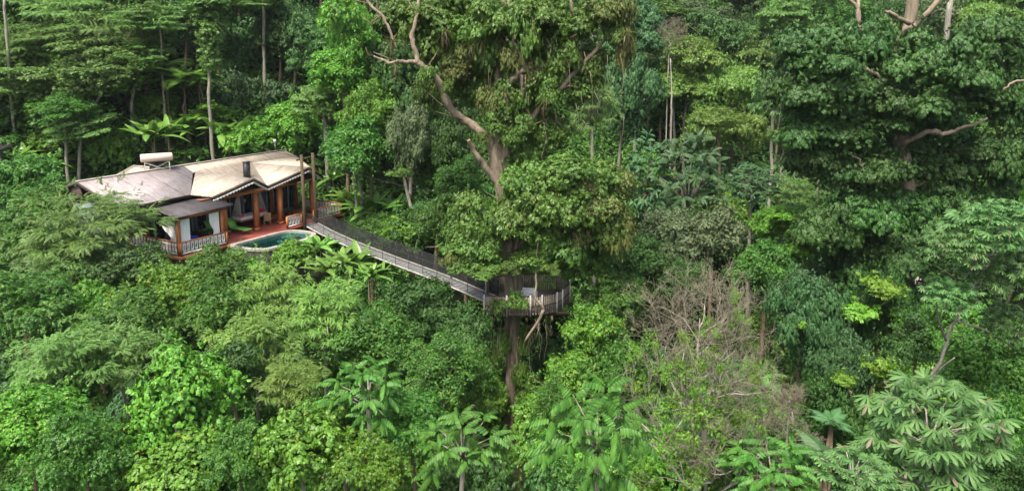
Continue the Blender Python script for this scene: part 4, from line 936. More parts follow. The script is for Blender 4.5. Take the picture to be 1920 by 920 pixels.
for pts, rad in DL: m = MB(db); path(m, pts, [q * .7 for q in rad], 9, .04, rg); m.build('limb', BK['red'], g2, True)
DB = [(1540, 110, 170, 120), (1620, 90, 170, 110), (1700, 110, 160, 110), (1780, 130, 170, 110), (1860, 90, 160, 120), (1560, 180, 160, 90), (1640, 180, 150, 90), (1740, 190, 150, 90), (1830, 180, 150, 90), (1900, 200, 120, 110), (1520, 240, 150, 90), (1590, 250, 150, 80), (1680, 230, 130, 70), (1560, 310, 150, 90), (1640, 320, 150, 100), (1730, 310, 160, 90), (1820, 300, 150, 90), (1890, 300, 130, 110),
      (1520, 300, 120, 80), (1600, 400, 160, 100), (1690, 400, 160, 100), (1770, 380, 160, 100), (1850, 380, 140, 100), (1540, 430, 130, 100), (1620, 480, 150, 100), (1700, 480, 150, 100), (1590, 530, 150, 90), (1670, 550, 140, 80), (1760, 460, 140, 110), (1480, 170, 100, 90), (1490, 110, 90, 80), (1530, 500, 110, 90), (1840, 460, 120, 90), (1760, 240, 120, 80), (1700, 270, 120, 70)]
multi(g2, db, [(x, y, a, b, DY + float(rg.uniform(-2.5, 1.5))) for x, y, a, b in DB], 'dblob')
# ================================================================ bare twiggy tree
rg = np.random.default_rng(31)
def twiggy(name, label, px, ytop, ybot, Y, wpx, seed, white=True, n0=26):
    r = np.random.default_rng(seed); top = D(px, ytop, Y); bx = D(px, ybot, Y); b = Vector((bx.x, bx.y, min(gz(bx.x, bx.y) - .2, bx.z - 1))); u = mpp(Y, bx.z)
    root = thing(name, label, 'tree', b); tk = MB(b); br = MB(b); tw_ = MB(b); Hh = top.z - bx.z; Wd = wpx * u / 2
    tp = path(tk, [b, bx + Vector((-.1, 0, 0)), bx.lerp(top, .3) + Vector((.15, 0, 0)), bx.lerp(top, .55), bx.lerp(top, .8)], [Hh * .022, Hh * .018, Hh * .012, Hh * .007, .01], 9, .03, r)
    def grow(p, d, ln, rad, dep):
        k = 3 if dep < 3 else 2; q = p; pts = [p]
        for i in range(k): d = (d + Vector(r.normal(0, .22, 3)) + Vector((0, 0, .10))).normalized(); q = q + d * ln / k; pts.append(q)
        (br if rad > .018 else tw_).tube(pts, list(np.linspace(rad, rad * .6, k + 1)), 5 if rad > .018 else 3, cap=False)
        if dep >= 5: return
        n = r.integers(2, 4) + (dep == 0) * 2 + (dep == 4) * 2
        for i in range(n):
            pp = pts[r.integers(1, k + 1)] if i else q; nd = (d + Vector(r.normal(0, .62, 3)) + Vector((0, 0, .12))).normalized(); grow(pp, nd, ln * r.uniform(.58, .82), max(.0045, rad * .58), dep + 1)
    for i in range(n0):
        q = (i + .5) / n0; p = bx.lerp(top, q ** .9 * .78); a = i * 2.4 + r.uniform(-.4, .4); spread = Wd * (.30 + .75 * math.sqrt(max(0, 1 - q * q))) 
        d = Vector((math.cos(a), math.sin(a) * .8, .30 + 1.1 * q)).normalized(); grow(p, d, spread * .50, .042 * (1 - .55 * q) * Hh / 7, 0)
    tk.build('trunk', BK['white' if white else 'twig'], root, True); br.build('branches', BK['white' if white else 'twig'], root, True); tag(tw_.build('twigs', BK['twig'], root), kind='stuff')
    return root, b
bt, bb = twiggy('bare_tree', 'leafless brownish twiggy tree with pale branches in the right foreground', 1312, 500, 960, 23, 370, 5, n0=20)
multi(bt, bb, [(1220, 640, 40, 50, 22.6), (1250, 700, 60, 70, 22.4), (1290, 640, 60, 50, 22.3), (1300, 720, 70, 120, 22.1), (1310, 880, 90, 90, 21.9), (1270, 830, 80, 80, 22.1), (1370, 780, 70, 80, 22.2), (1350, 740, 60, 70, 22.3), (1330, 680, 70, 80, 22.2), (1390, 600, 46, 50, 22.5), (1280, 760, 90, 80, 22.2), (1340, 800, 80, 90, 22.2), (1300, 860, 80, 80, 22), (1240, 790, 60, 80, 22), (1410, 700, 50, 60, 22), (1380, 560, 30, 50, 22.5), (1190, 660, 50, 50, 23), (1300, 800, 110, 100, 21.8), (1230, 860, 90, 90, 21.8), (1370, 860, 90, 90, 21.8), (1330, 620, 40, 60, 22.3), (1270, 700, 60, 80, 22.2), (1410, 790, 70, 70, 22), (1200, 740, 60, 70, 22.2)], 'vblob') if 'vblob' in LIB else None
# ================================================================ the forest, tree by tree (photo px, px, distance m, crown width px, height px)
tr_ = tree
JT = 'jungle_tree'
rows = [
# --- upper left
('feather', 120, 45, 68, 260, 130, 'airy feathery tree in the top left corner of the photo', 'pale'),
('feather', 225, 75, 66, 190, 130, 'feathery tree just left of the slender umbrella tree', 'pale'),
('pale', 60, 160, 62, 220, 120, 'layered pale tree at the left edge above the villa', 'pale'),
('pale', 185, 150, 61, 200, 130, 'layered pale green tree beside the tree ferns', 'pale'),
('mid', 110, 220, 64, 240, 120, 'mid green tree under the layered pale crowns at upper left', 'brown'),
('dark', 40, 240, 66, 160, 160, 'dark leafy tree at the left edge behind the broad leaved plants', 'brown'),
('dark', 470, 120, 76, 170, 170, 'dark tree behind the thin pale trunk above the roof', 'brown'),
('dark', 560, 80, 78, 170, 180, 'dark forest tree high above the far end of the roof', 'brown'),
('dark', 340, 60, 78, 150, 150, 'dark tree behind the slender umbrella tree', 'brown'),
('teal', 440, 200, 70, 150, 140, 'blue green shrubby tree right of the vine covered trunk', 'brown'),
('teal', 545, 200, 72, 140, 120, 'blue green tree in shade above the far roof corner', 'brown'),
('pale', 610, 190, 62, 130, 70, 'small flat crowned tree with a mossy trunk above the roof corner', 'pale'),
('bright', 655, 70, 60, 130, 150, 'bright green domed tree left of the giant tree at the top', 'brown'),
('bright', 640, 140, 59, 130, 90, 'bright leaved crown just below the domed tree', 'brown'),
('bright', 690, 215, 57, 120, 120, 'bright leafy tree between the roof corner and the giant tree', 'brown'),
('mid', 665, 280, 55, 140, 110, 'mid green tree right of the bridge poles', 'pale'),
('dark', 760, 160, 60, 160, 160, 'dark tree behind the left limb of the giant tree', 'brown'),
('grey', 770, 265, 54, 90, 150, 'greyish airy tree left of the giant trunk', 'pale'),
('dark', 840, 290, 56, 120, 170, 'dark leafy tree close behind the left of the giant trunk', 'brown'),
('mid', 860, 345, 48, 110, 90, 'mid green shrub tree beside the fork of the giant tree', 'brown'),
('dark', 820, 30, 72, 160, 140, 'dark distant tree behind the top of the giant crown', 'brown'),
('shrub', 470, 265, 63, 110, 60, 'pale flowering shrub above the far half of the roof', 'brown'),
('shrub', 395, 215, 66, 110, 50, 'low bright shrub under the vine covered trunk', 'brown'),
('shrub', 210, 285, 60, 120, 70, 'light green shrub on the bank left of the water tank', 'brown'),
('shrub', 100, 265, 60, 110, 70, 'light shrub below the layered trees at left', 'brown'),
('shrub', 300, 200, 66, 110, 50, 'shrub beneath the tree fern fronds', 'brown'),
('wide', 60, 330, 52, 120, 80, 'broad leaved bright bush left of the villa', 'brown'),
('wide', 30, 390, 48, 110, 90, 'broad leaved bush at the left edge level with the roof end', 'brown'),
('mid', 90, 390, 45, 130, 90, 'bushy tree beside the left end of the grey roof', 'brown'),
('feather', 60, 90, 63, 200, 90, 'light spreading tree at the left edge between the feathery and layered trees', 'pale'),
('pale', 260, 120, 63, 110, 60, 'small pale leafed tree just left of the tree ferns', 'pale'),
('pale', 150, 240, 58, 120, 60, 'pale leafed shrubby tree above the rear roof', 'pale'),
# --- left, in front of the villa
('feather', 165, 428, 40.5, 250, 130, 'feathery light tree hiding the left side of the pavilion', 'pale'),
('feather', 130, 480, 39, 210, 110, 'feathery tree left of and below the villa', 'pale'),
('feather', 235, 395, 40.8, 100, 44, 'top spray of feathery leaves in front of the dark pavilion roof', 'pale'),
('mid', 35, 480, 40, 150, 130, 'leafy green tree at the left edge below the villa', 'brown'),
('mid', 60, 580, 34, 190, 140, 'dense vine hung tree at the left edge halfway down', 'brown'),
('bright', 180, 590, 36, 170, 130, 'fresh green tree below the feathery trees on the left', 'brown'),
('dark', 240, 520, 38, 170, 110, 'dark leafy gap tree beneath the pavilion corner', 'brown'),
('bright', 320, 560, 36, 190, 130, 'bright climber covered tree below the pavilion', 'brown'),
('fine', 400, 520, 38, 180, 110, 'fine leaved dark topped tree in front of the pool wall', 'brown'),
('mid', 420, 590, 34, 170, 130, 'mid green tree below the pool', 'brown'),
('feather', 110, 690, 27, 260, 130, 'feathery branched tree in the left foreground', 'pale'),
('feather', 220, 660, 29, 200, 110, 'feathery tree behind the heart leaved tree', 'pale'),
('bright', 60, 800, 22, 190, 150, 'bright leafy tree in the bottom left corner', 'brown'),
('mid', 160, 850, 21, 200, 150, 'green tree at the bottom edge left of the heart leaved tree', 'brown'),
('heart', 325, 760, 23.5, 240, 200, 'light green heart leaved tree in the left foreground', 'pale'),
('heart', 330, 880, 21.5, 230, 130, 'lower heart leaved crown at the bottom edge', 'pale'),
('mid', 250, 610, 31, 150, 110, 'green tree behind the top of the heart leaved tree', 'brown'),
# --- below the bridge
('featheryellow', 510, 555, 35, 200, 120, 'yellow green feathery tree below the pool wall', 'pale'),
('featheryellow', 610, 580, 34, 170, 120, 'yellow green feathery tree under the middle of the bridge', 'pale'),
('featheryellow', 480, 650, 30, 200, 120, 'lower yellow green feathery tree left of the big leaved fronds', 'pale'),
('featheryellow', 550, 720, 27, 130, 90, 'smallest yellow green feathery crown above the bottom middle left', 'pale'),
('dark', 430, 700, 28, 140, 130, 'dark tree between the heart leaved and yellow feathery trees', 'brown'),
('heart', 560, 830, 21, 220, 150, 'darker broad leaved tree at the bottom between heart leaf and big leaf trees', 'pale'),
('mid', 450, 860, 21, 150, 130, 'green tree at the bottom edge right of the heart leaved tree', 'brown'),
('fine', 700, 640, 34, 200, 130, 'fine leaved domed tree below the bridge', 'brown'),
('fine', 830, 690, 32, 170, 120, 'fine leaved tree left of the lower giant trunk', 'brown'),
('dark', 775, 590, 38.5, 180, 120, 'dark glossy tree directly under the bridge', 'brown'),
('dark', 860, 630, 37.5, 140, 110, 'dark tree under the left end of the lookout platform', 'brown'),
('mid', 885, 710, 33, 100, 110, 'mid green tree beside the lower giant trunk on its left', 'brown'),
('bigleaf', 690, 735, 22, 175, 130, 'tree with long drooping paired leaflets in the middle foreground', 'pale'),
('bigleaf', 868, 835, 19.5, 190, 140, 'big leaved tree at the bottom centre left of the giant trunk', 'pale'),
('mid', 770, 800, 23, 170, 130, 'small leaved tree between the two big leaved trees', 'brown'),
('bright', 700, 880, 20, 170, 120, 'bright tree at the bottom edge under the middle big leaved tree', 'brown'),
('wide', 640, 800, 23, 120, 110, 'green tree left under the middle big leaved tree', 'brown'),
('shrub', 552, 480, 45.5, 90, 56, 'bright shrub against the pool wall', 'brown'),
('shrub', 470, 512, 43, 90, 50, 'small bush on the left of the pool wall', 'brown'),
('shrub', 385, 500, 42, 90, 50, 'small bright bush below the pavilion balustrade', 'brown'),
('bright', 760, 440, 52, 110, 80, 'bright bush behind the bridge midway', 'brown'),
('mid', 820, 420, 50, 100, 100, 'green tree behind the bridge near the giant tree', 'brown'),
('mid', 700, 430, 54, 100, 60, 'green undergrowth tree behind the bridge near the heliconias', 'brown'),
# --- centre right
('bright', 1115, 625, 37, 150, 110, 'bright leafy tree right of the lookout platform', 'brown'),
('bright', 1085, 720, 33, 130, 120, 'bright leafy tree right of the lower giant trunk', 'brown'),
('mid', 1160, 560, 41, 120, 110, 'green tree between platform and bare tree', 'brown'),
('mid', 1040, 770, 31, 90, 110, 'green vine draped tree close to the lower giant trunk on its right', 'brown'),
('wide', 1160, 700, 30, 130, 130, 'pointed leaf tree left of the bare tree', 'brown'),
('bigleaf', 1120, 810, 18.5, 250, 190, 'large drooping paired leaf tree at the bottom left of the bare tree', 'pale'),
('bigleaf', 1390, 760, 25.5, 200, 170, 'big leaved tree behind the bare tree on its right', 'pale'),
('bigleaf', 1450, 880, 21, 200, 110, 'big leaved tree at the bottom edge right of the bare tree', 'pale'),
('bigleaf', 1330, 820, 24.5, 150, 130, 'big leaved crown directly behind the bare trunk', 'pale'),
('bigleafdark', 1290, 345, 53, 150, 200, 'dark tall tree of drooping paired leaves right of the giant tree', 'pale'),
('bigleafdark', 1215, 330, 54, 100, 160, 'narrow dark tree of drooping leaves beside the giant tree lower crown', 'pale'),
('bigleafdark', 1412, 345, 53, 100, 80, 'small umbrella of drooping leaves right of the tall dark one', 'pale'),
('yellow', 1290, 110, 74, 150, 80, 'flat yellow green crown on the middle of the far slope', 'pale'),
('yellow', 1370, 165, 73, 150, 80, 'broad yellow green spreading tree right of the flat crown', 'brown'),
('yellow', 1260, 165, 73, 120, 60, 'lower yellow green spreading crown left of the pale dead trunk', 'pale'),
('yellow', 1390, 245, 70, 130, 70, 'yellow green spreading tree above the small umbrella tree', 'brown'),
('yellow', 1330, 250, 69, 110, 80, 'light spreading tree between tall drooping tree and slope', 'brown'),
('teal', 1170, 190, 66, 130, 170, 'blue green feathery tree right of the giant upper crown', 'pale'),
('teal', 1190, 60, 76, 130, 120, 'blue green tree at the top right of the giant crown', 'pale'),
('feather', 1110, 210, 56, 110, 120, 'light feathery sprays right behind the giant limbs', 'pale'),
('pale', 1230, 30, 86, 130, 70, 'pale tree at the top between giant and far slope', 'pale'),
('grey', 1310, 45, 88, 120, 80, 'grey green tree at the top of the far slope', 'pale'),
('dark', 1430, 110, 92, 120, 140, 'dark tree in the shaded gully of the far slope', 'brown'),
('dark', 1390, 40, 96, 110, 100, 'dark tree at the top of the shaded gully', 'brown'),
('pale', 1470, 40, 84, 130, 80, 'pale crowned tree at the top left of the dark giant', 'pale'),
('grey', 1335, 445, 46, 160, 110, 'grey green fine leaved tree above the bare tree', 'brown'),
('grey', 1240, 440, 48, 120, 100, 'grey green dense tree right of the giant lower crown', 'brown'),
('dark', 1190, 490, 45, 130, 110, 'dark tree behind the lookout platform on its right', 'brown'),
('bright', 1450, 420, 48, 120, 70, 'bright bushy tree with new leaves left of the dark giant', 'brown'),
('feather', 1500, 360, 56, 130, 80, 'light feathery tree under the left edge of the dark giant', 'pale'),
('dark', 1270, 520, 43, 110, 90, 'dark tree just behind the top of the bare tree', 'brown'),
('mid', 1440, 500, 42, 120, 100, 'mid green tree right behind the bare tree top', 'brown'),
('cecropia', 1450, 190, 62, 90, 120, 'pale star leaved tree left of the dark giant on the slope', 'white'),
# --- right foreground
('teal', 1530, 620, 33, 170, 200, 'blue green dense tree right of the bare tree', 'brown'),
('teal', 1500, 560, 36, 120, 110, 'blue green tree behind the bare tree twigs on the right', 'brown'),
('teal', 1590, 700, 29, 120, 150, 'shaded blue green tree under the lime tipped crowns', 'brown'),
('dark', 1650, 590, 34, 120, 180, 'dark tree whose tips carry lime green new leaves', 'brown'),
('dark', 1560, 780, 27, 140, 150, 'dark tree above the small star leaved tree', 'brown'),
('cecropia', 1745, 800, 18, 270, 170, 'large star leaved tree in the right foreground', 'white'),
('cecropia', 1720, 890, 17.5, 260, 110, 'lower star leaved crown at the bottom right', 'white'),
('cecropia', 1600, 885, 17, 150, 80, 'small star leaved tree at the bottom edge', 'white'),
('mid', 1850, 690, 25, 170, 140, 'mid green tree under the leaning pale trunk', 'brown'),
('wide', 1800, 620, 28, 130, 120, 'green pointed leaf tree behind the leaning trunk', 'brown'),
('wide', 1880, 800, 22, 150, 150, 'green tree at the right edge above the bottom corner', 'brown'),
('dark', 1890, 890, 20, 130, 110, 'dark tree in the bottom right corner', 'brown'),
('dark', 1720, 640, 31, 120, 110, 'dark tree between lime tipped tree and leaning trunk', 'brown'),
('yellow', 1840, 40, 78, 130, 70, 'yellow green tree at the top right corner', 'pale'),
('grey', 1760, 30, 80, 110, 80, 'grey green tree behind the top of the dark giant', 'pale'),
]
for kind, px, py, Y, w_, h_, lb, bk_ in rows: tree(kind, px, py, Y, w_, h_, lb, {'shrub': 'shrub', 'heart': 'heart_leaf_tree', 'cecropia': 'cecropia_tree', 'bigleaf': 'big_leaf_tree', 'bigleafdark': 'big_leaf_tree'}.get(kind, JT), 'shrub' if kind == 'shrub' else 'tree', bk=bk_, tr=.06 if kind == 'shrub' else .11)
tree('heliconia', 288, 262, 58, 120, 0, 'broad leaved banana like clump right behind the water tank', 'banana_plant', 'plant')
PL = [
('banana', 315, 262, 59, 80, 'banana plant behind the water tank'), ('banana', 262, 245, 61, 70, 'banana plant left of the water tank up the bank'), ('heliconia', 355, 250, 61, 110, 'low banana clump on the bank right of the water tank'),
('heliconia', 425, 258, 60, 120, 'large leaved clump above the cream roof'), ('banana', 395, 200, 64, 80, 'grey green banana plant at the foot of the vine covered trunk'), ('banana', 430, 235, 62, 60, 'banana plant above the middle of the roof'),
('heliconia', 35, 300, 54, 90, 'bright broad leaved clump at the left edge'), ('heliconia', 90, 310, 53, 80, 'broad leaved clump left of the grey roof end'),
('heliconia', 690, 400, 52, 130, 'tall heliconia clump behind the terrace end of the bridge'), ('heliconia', 740, 400, 53, 110, 'heliconia clump behind the bridge beside the leaning bare trunk'), ('heliconia', 655, 378, 55, 80, 'heliconia clump behind the far right corner of the terrace'),
('banana', 625, 350, 59, 70, 'banana plant under the bridge poles beyond the terrace'), ('heliconia', 795, 440, 50, 80, 'heliconia clump under the steel cable'),
('heliconia', 605, 468, 47, 90, 'heliconia clump under the start of the bridge'), ('heliconia', 655, 500, 44, 110, 'heliconia clump below the bridge, second from the pool'), ('heliconia', 625, 510, 44.5, 90, 'heliconia clump below the bridge near the pool'), ('heliconia', 700, 520, 42, 80, 'heliconia clump below the middle of the bridge'),
('fan', 432, 490, 42.8, 60, 'fan palm left of the pool wall'), ('fan', 450, 515, 42, 60, 'fan palm below the pool wall'), ('palm', 1545, 850, 22, 130, 'dark palm between the bare tree and the small star leaved tree'), ('palm', 1560, 790, 25, 80, 'small palm behind the bottom right star leaved tree'),
('fernclump', 140, 295, 56, 40, 'light fern on the bank left of the small rear roof')]
for k, px, py, Y, w_, lb in PL:
    if Y > 49: hp = hit(px, py + w_ * .18); Y = min(Y + 4, hp.y - .3)
    tree(k, px, py, Y, w_, None, lb, {'banana': 'banana_plant', 'heliconia': 'heliconia', 'fan': 'fan_palm', 'palm': 'palm_tree', 'fernclump': 'fern'}[k], 'plant' if k != 'palm' else 'palm')
for px, py, w_, lb, bs in [(345, 150, 150, 'largest tree fern with wide fronds behind the villa', 200), (300, 130, 120, 'tree fern beside the slender umbrella trunk', 200), (240, 178, 90, 'tree fern with a thin stem left of the umbrella tree', 260), (275, 95, 100, 'tree fern high up behind the layered pale tree', 160), (372, 150, 90, 'tree fern next to the vine covered trunk', 200)]:
    tree('treefern', px, py, 65, w_, None, lb, 'tree_fern', 'tree fern', tr=.07)
# slender single trunks
def slim(label, pts, Y, r0_, r1_, bk_, crowns=(), name='slender_tree'):
    P = [D(x, y, Y) for x, y in pts]; b = Vector((P[0].x, P[0].y, min(P[0].z, gz(P[0].x, P[0].y)) - .1)); o = thing(name, label, 'tree', b); m = MB(b)
    path(m, [b] + P, [r0_ * 1.2] + list(np.linspace(r0_, r1_, len(P))), 8, .03, np.random.default_rng(int(pts[0][0]))); m.build('trunk', BK[bk_], o, True)
    for kind, px, py, w_, h_ in crowns: multi(o, b, [(px, py, w_, h_, Y)], kind, 'crown')
    return o, b
slim('slender pale trunk carrying a flat umbrella of feathery leaves', [(307, 192), (303, 130), (299, 40)], 64, .10, .07, 'pale', [('feather', 292, 42, 150, 60), ('pale', 270, 30, 90, 50)], 'umbrella_tree')
slim('thin straight pale trunk rising alone out of the dark forest above the roof', [(497, 175), (495, 90), (495, -20)], 70, .17, .12, 'pale', [('pale', 480, 5, 110, 40)])
slim('straight trunk wrapped in pale green climbers above the cream roof', [(393, 195), (391, 130), (388, 20), (388, -30)], 63, .14, .11, 'pale', [('column', 392, 60, 62, 150), ('column', 386, 10, 80, 90), ('pale', 395, 120, 50, 60)], 'vine_covered_tree')
slim('thin pale trunk near the left edge of the photo', [(20, 175), (14, 90), (8, 0)], 60, .12, .09, 'pale')
slim('pale trunk standing behind the shrubs left of the rear roof', [(125, 295), (122, 240), (125, 215)], 57, .12, .09, 'pale', [('mid', 125, 205, 110, 60)])
slim('mossy trunk of the small flat crowned tree by the roof corner', [(612, 275), (609, 220), (607, 195)], 61.5, .17, .12, 'pale', [], 'jungle_tree')
slim('leaning bare grey trunk behind the bridge', [(780, 420), (768, 380), (757, 330)], 51, .14, .10, 'pale', [('sblob', 750, 325, 50, 24)])
slim('upright brown trunk behind the terrace end of the bridge', [(668, 410), (667, 370), (667, 318)], 54, .09, .07, 'pale', [('mid', 665, 310, 80, 50)])
slim('pale dead trunk with two prongs on the far slope', [(1258, 230), (1259, 180), (1257, 110)], 68, .09, .04, 'white')
slim('dark upright trunk below the yellow green spreading tree', [(1350, 380), (1348, 300), (1345, 230)], 63, .14, .1, 'brown', [('yellow', 1345, 225, 110, 50)])
slim('pale trunk left of the dark giant', [(1464, 320), (1468, 290), (1470, 265)], 58, .09, .07, 'pale', [('pale', 1470, 260, 60, 40)])
slim('thick grey trunk at the top edge right of the dark giant', [(1779, 28), (1780, 5), (1780, -30)], 74, .25, .22, 'pale')
# leaning star leaved tree on the right
P = [(1700, 860), (1735, 740), (1765, 660), (1790, 600), (1825, 540), (1860, 480), (1880, 420)]
o, b = slim('leaning pale trunk with star shaped leaves rising to the right edge', P, 21.5, .06, .035, 'pale', [], 'cecropia_tree')
for pts in ([(1825, 540, 21.5), (1860, 535, 21), (1900, 545, 20.7)], [(1790, 600, 21.5), (1850, 620, 21.8), (1900, 650, 22)], [(1775, 640, 21.5), (1760, 600, 20.8), (1755, 560, 20.5)], [(1860, 480, 21.5), (1820, 470, 21), (1790, 450, 20.7)], [(1745, 720, 21.5), (1765, 690, 21), (1790, 670, 20.6)]): m = MB(b); path(m, pts, [.035, .028, .018], 6); m.build('bough', BK['pale'], o, True)
multi(o, b, [(1850, 430, 190, 100, 21.5), (1790, 470, 120, 90, 21), (1900, 520, 120, 110, 21), (1780, 560, 110, 80, 20.8), (1890, 610, 110, 90, 22), (1850, 510, 110, 80, 22), (1880, 400, 100, 60, 21)], 'cecropia', 'crown')
# lime green new leaves on the dark tree and below the dark giant
for px, py, Y, w_, h_, lb in [(1652, 540, 32.5, 70, 40, 'lime new leaf spray topping the dark tree, highest of the group'), (1602, 585, 32.5, 80, 34, 'lime new leaf spray left of the dark tree'), (1698, 600, 32.5, 50, 30, 'lime new leaf spray right of the dark tree'), (1650, 690, 28, 60, 44, 'lime leafed bush above the large star leaved tree'), (1580, 715, 27, 50, 30, 'yellowish new leaves above the dark palm'), (1508, 612, 32, 30, 18, 'small lime leaf tuft on the blue green tree'), (1470, 410, 46, 60, 24, 'lime leaf tuft above the bare tree to the right'), (1500, 470, 44, 50, 24, 'lime leaf tuft under the dark giant left edge'), (1110, 410, 39, 40, 24, 'lime leaf tuft on the giant tree lower crown')]:
    tree('lime', px, py, Y, w_, h_, lb, 'climbing_plant', 'plant', tr=.03, base=D(px, py + h_ * .8, Y))
# small dead twiggy trees
twiggy('dead_tree', 'small grey dead tree with fine twigs left of the dark giant', 1540, 165, 235, 54, 90, 61, n0=12)
twiggy('dead_tree', 'small bare tree on the far slope near the top', 1255, 50, 110, 72, 90, 62, n0=10)
twiggy('dead_tree', 'small bare shrub beside the right edge of the bare tree', 1480, 730, 830, 24, 110, 63, n0=12)
# low pale wall and roof glimpsed at the left edge; pale building behind the dark giant
c = D(2, 285, 56); o = thing('hut', 'corner of a small grey roofed hut at the left edge', 'hut', (c.x - .6, c.y, gz(c.x, c.y) - .2), 0); zz = c.z - o.location.z
m = MB(); m.box((-1.6, -1.2, 0), (.25, 1.2, zz)); m.build('wall', M['greypost'], o); m = MB(); m.slab([(-2, -1.5, zz + .1), (.6, -1.5, zz + .1), (.6, 1.5, zz + .35), (-2, 1.5, zz + .35)], .12); m.build('roof', M['pent_roof'], o)
c = D(1692, 515, 56); o = thing('cottage', 'pale cottage wall glimpsed through the leaves behind the dark giant', 'house', (c.x, c.y, gz(c.x, c.y) - .2), 0); zz = max(1.5, c.z - o.location.z)
m = MB(); m.box((-1.6, 0, 0), (1.6, 2.5, zz + .8)); m.build('wall', mat('pale_pink_wall', (.55, .45, .40), .8, .2), o); m = MB(); m.slab([(-1.9, -.3, zz + 1.0), (1.9, -.3, zz + 1.0), (1.9, 3, zz + 1.5), (-1.9, 3, zz + 1.5)], .1); m.build('roof', M['cream_gable'], o)
for px, py, lb in ((237, 265, 'small white garden lamp on the bank left of the water tank'), (323, 281, 'small white garden lamp right of the water tank')):
    c = hit(px, py + 6); zb = c.z - .1; c.z += .25; o = thing('garden_lamp', lb, 'lamp', (c.x, c.y, zb)); m = MB(); m.tube([(0, 0, 0), (0, 0, c.z - zb)], .03, 6); m.build('post', M['greypost'], o); m = MB(); m.tube([(0, 0, c.z - zb), (0, 0, c.z - zb + .04), (0, 0, c.z - zb + .16)], [.06, .16, .11], 10); m.build('lamp_shade', M['white'], o, True)
# ================================================================ background forest, rows of trees on the slopes
rb = np.random.default_rng(99)
kinds = ['dark', 'mid', 'teal', 'dark', 'pale', 'mid', 'yellow', 'grey', 'bright', 'dark']
zone = lambda px: 'left, above the villa' if px < 640 else ('behind the giant tree' if px < 1200 else 'right of the giant tree')
word = {'dark': 'dark green', 'mid': 'mid green', 'teal': 'blue green', 'pale': 'pale green', 'yellow': 'yellow green', 'grey': 'grey green', 'bright': 'bright green'}
nb = 0
for Yr in (68, 76, 85, 95, 106, 118, 132):
    step = 4.6 if Yr < 100 else 6
    for X in np.arange(-.72 * Yr - 4, .72 * Yr + 4, step):
        x = X + rb.normal(0, 1.0); y = Yr + rb.normal(0, 2); zg = gz(x, y)
        if y < 60 + 16 * (x > 5) : continue
        hgt = rb.uniform(5, 9); d = y * math.cos(_T) - (zg + hgt - CZ) * math.sin(_T); py = 313 - 1400 * (y * math.sin(_T) + (zg + hgt - CZ) * math.cos(_T)) / d; px = 960 + 1400 * x / d
        if py < -160 or py > 700 or px < -90 or px > 2010: continue
        k = kinds[rb.integers(0, len(kinds))]
        if px < 640 and rb.random() < .6: k = 'dark'
        w_ = rb.uniform(5, 7.5) / mpp(y, zg + hgt); lb = '%s tree in the far forest %s' % (word[k], zone(px))
        tree(k, 0, 0, y, w_, w_ * rb.uniform(.75, 1.1), lb, JT, 'tree', bk='pale' if rb.random() < .15 else 'brown', tr=.10, group=lb.replace(' tree', ' trees', 1), pos=Vector((x, y, zg + hgt))); nb += 1
print('background trees', nb)
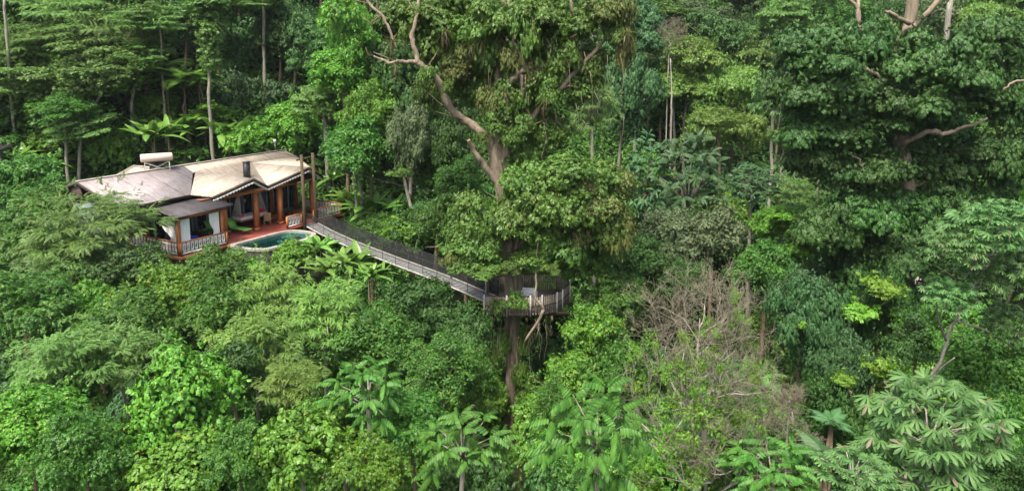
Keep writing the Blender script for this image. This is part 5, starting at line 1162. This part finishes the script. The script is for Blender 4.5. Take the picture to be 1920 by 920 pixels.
# valley filler trees under the hand placed canopy
nv = 0
for Yr in (19, 22.5, 26, 29.5, 33, 36.5, 40, 46, 52, 58, 64):
    for X in np.arange(-.74 * Yr - 2, .74 * Yr + 3, 3.9):
        x = X + rb.normal(0, .7); y = Yr + rb.normal(0, 1); zg = gz(x, y); hx, hy = x + 20.25, y - 44.05; s = .5 * hx + .866 * hy; t_ = .866 * hx - .5 * hy
        if -6 < s < 18 and -25 < t_ < 8: continue
        if y < 40.5 and abs(x) < 1.6 * y / 40: continue
        q = (x + 15.2) * (40.75 - 52.7) - (y - 52.7) * (-1.5 + 15.2)
        top = -5.0 - .09 * (y - 25) + rb.uniform(-.8, .5); top = max(zg + 1.5, top) if y < 45 else zg + rb.uniform(2.5, 4)
        k = ['dark', 'mid', 'bright', 'mid', 'bright', 'mid', 'wide', 'teal'][rb.integers(0, 8)]; w_ = rb.uniform(4.6, 6.2) / mpp(y, top)
        lb = '%s understory tree half hidden beneath the canopy %s' % ({'wide': 'broad leaved', **word}[k], 'on the left' if x < -6 else ('near the giant tree' if x < 6 else 'on the right'))
        tree(k, 0, 0, y, w_, w_ * .9, lb, JT, 'tree', tr=.1, group=lb, pos=Vector((x, y, top))); nv += 1
print('understory trees', nv)
# ================================================================ undergrowth: one mass of leaves over the ground
def undergrowth():
    r = np.random.default_rng(5); n = 10000
    y = 16 + 92 * r.random(n) ** .8; x = (r.random(n) * 2 - 1) * (.72 * y + 4); hx, hy = x + 20.25, y - 44.05; s = .5 * hx + .866 * hy; t = .866 * hx - .5 * hy
    ok = ~((s > -3.5) & (s < 14.9) & (t > -13) & (t < .8)) & ~((s > 2.4) & (s < 9.3) & (t > 0) & (t < 4.3)); x = x[ok]; y = y[ok]; n = len(x); z = ground(x, y)
    Ps = []; As = []; Ns = []; Ss = []; k = 26
    rad = r.uniform(.7, 1.5, n)
    near = (np.abs(x + 22) < 18) & (np.abs(y - 50) < 16); rad = np.where(near, rad * .6, rad * 1.15)
    d = fdirs(n * k, r, -.1, 1).reshape(n, k, 3); P = np.stack([x, y, z], 1)[:, None, :] + d * rad[:, None, None] * np.array([1.1, 1.1, .8])
    Nn = unit(d * .5 + np.array([0, 0, .8]) + r.normal(0, .2, d.shape)); A = unit(d * np.array([1, 1, .2]) + np.array([0, 0, -.3]) + r.normal(0, .3, d.shape))
    S = .5 * r.uniform(.7, 1.3, (n, k))
    return meshdata('undergrowth', *stampmix(SPR[:2], P.reshape(-1, 3), A.reshape(-1, 3), Nn.reshape(-1, 3), S.ravel(), r), LM['mid'])
tag(put('undergrowth', undergrowth()), kind='stuff')

# ================================================================ thin humid air
def haze():
    m = bpy.data.materials.new('humid_air'); m.use_nodes = True; n = m.node_tree.nodes; l = m.node_tree.links; n.clear()
    o = n.new('ShaderNodeOutputMaterial'); v = n.new('ShaderNodeVolumePrincipled'); v.inputs['Color'].default_value = (.86, .93, 1, 1); v.inputs['Density'].default_value = HAZE; v.inputs['Anisotropy'].default_value = .2
    l.new(v.outputs[0], o.inputs['Volume']); b = MB(); b.box((-170, -50, -22), (200, 310, 150)); tag(b.build('haze', m), kind='stuff')
HAZE = 0.00012
haze()
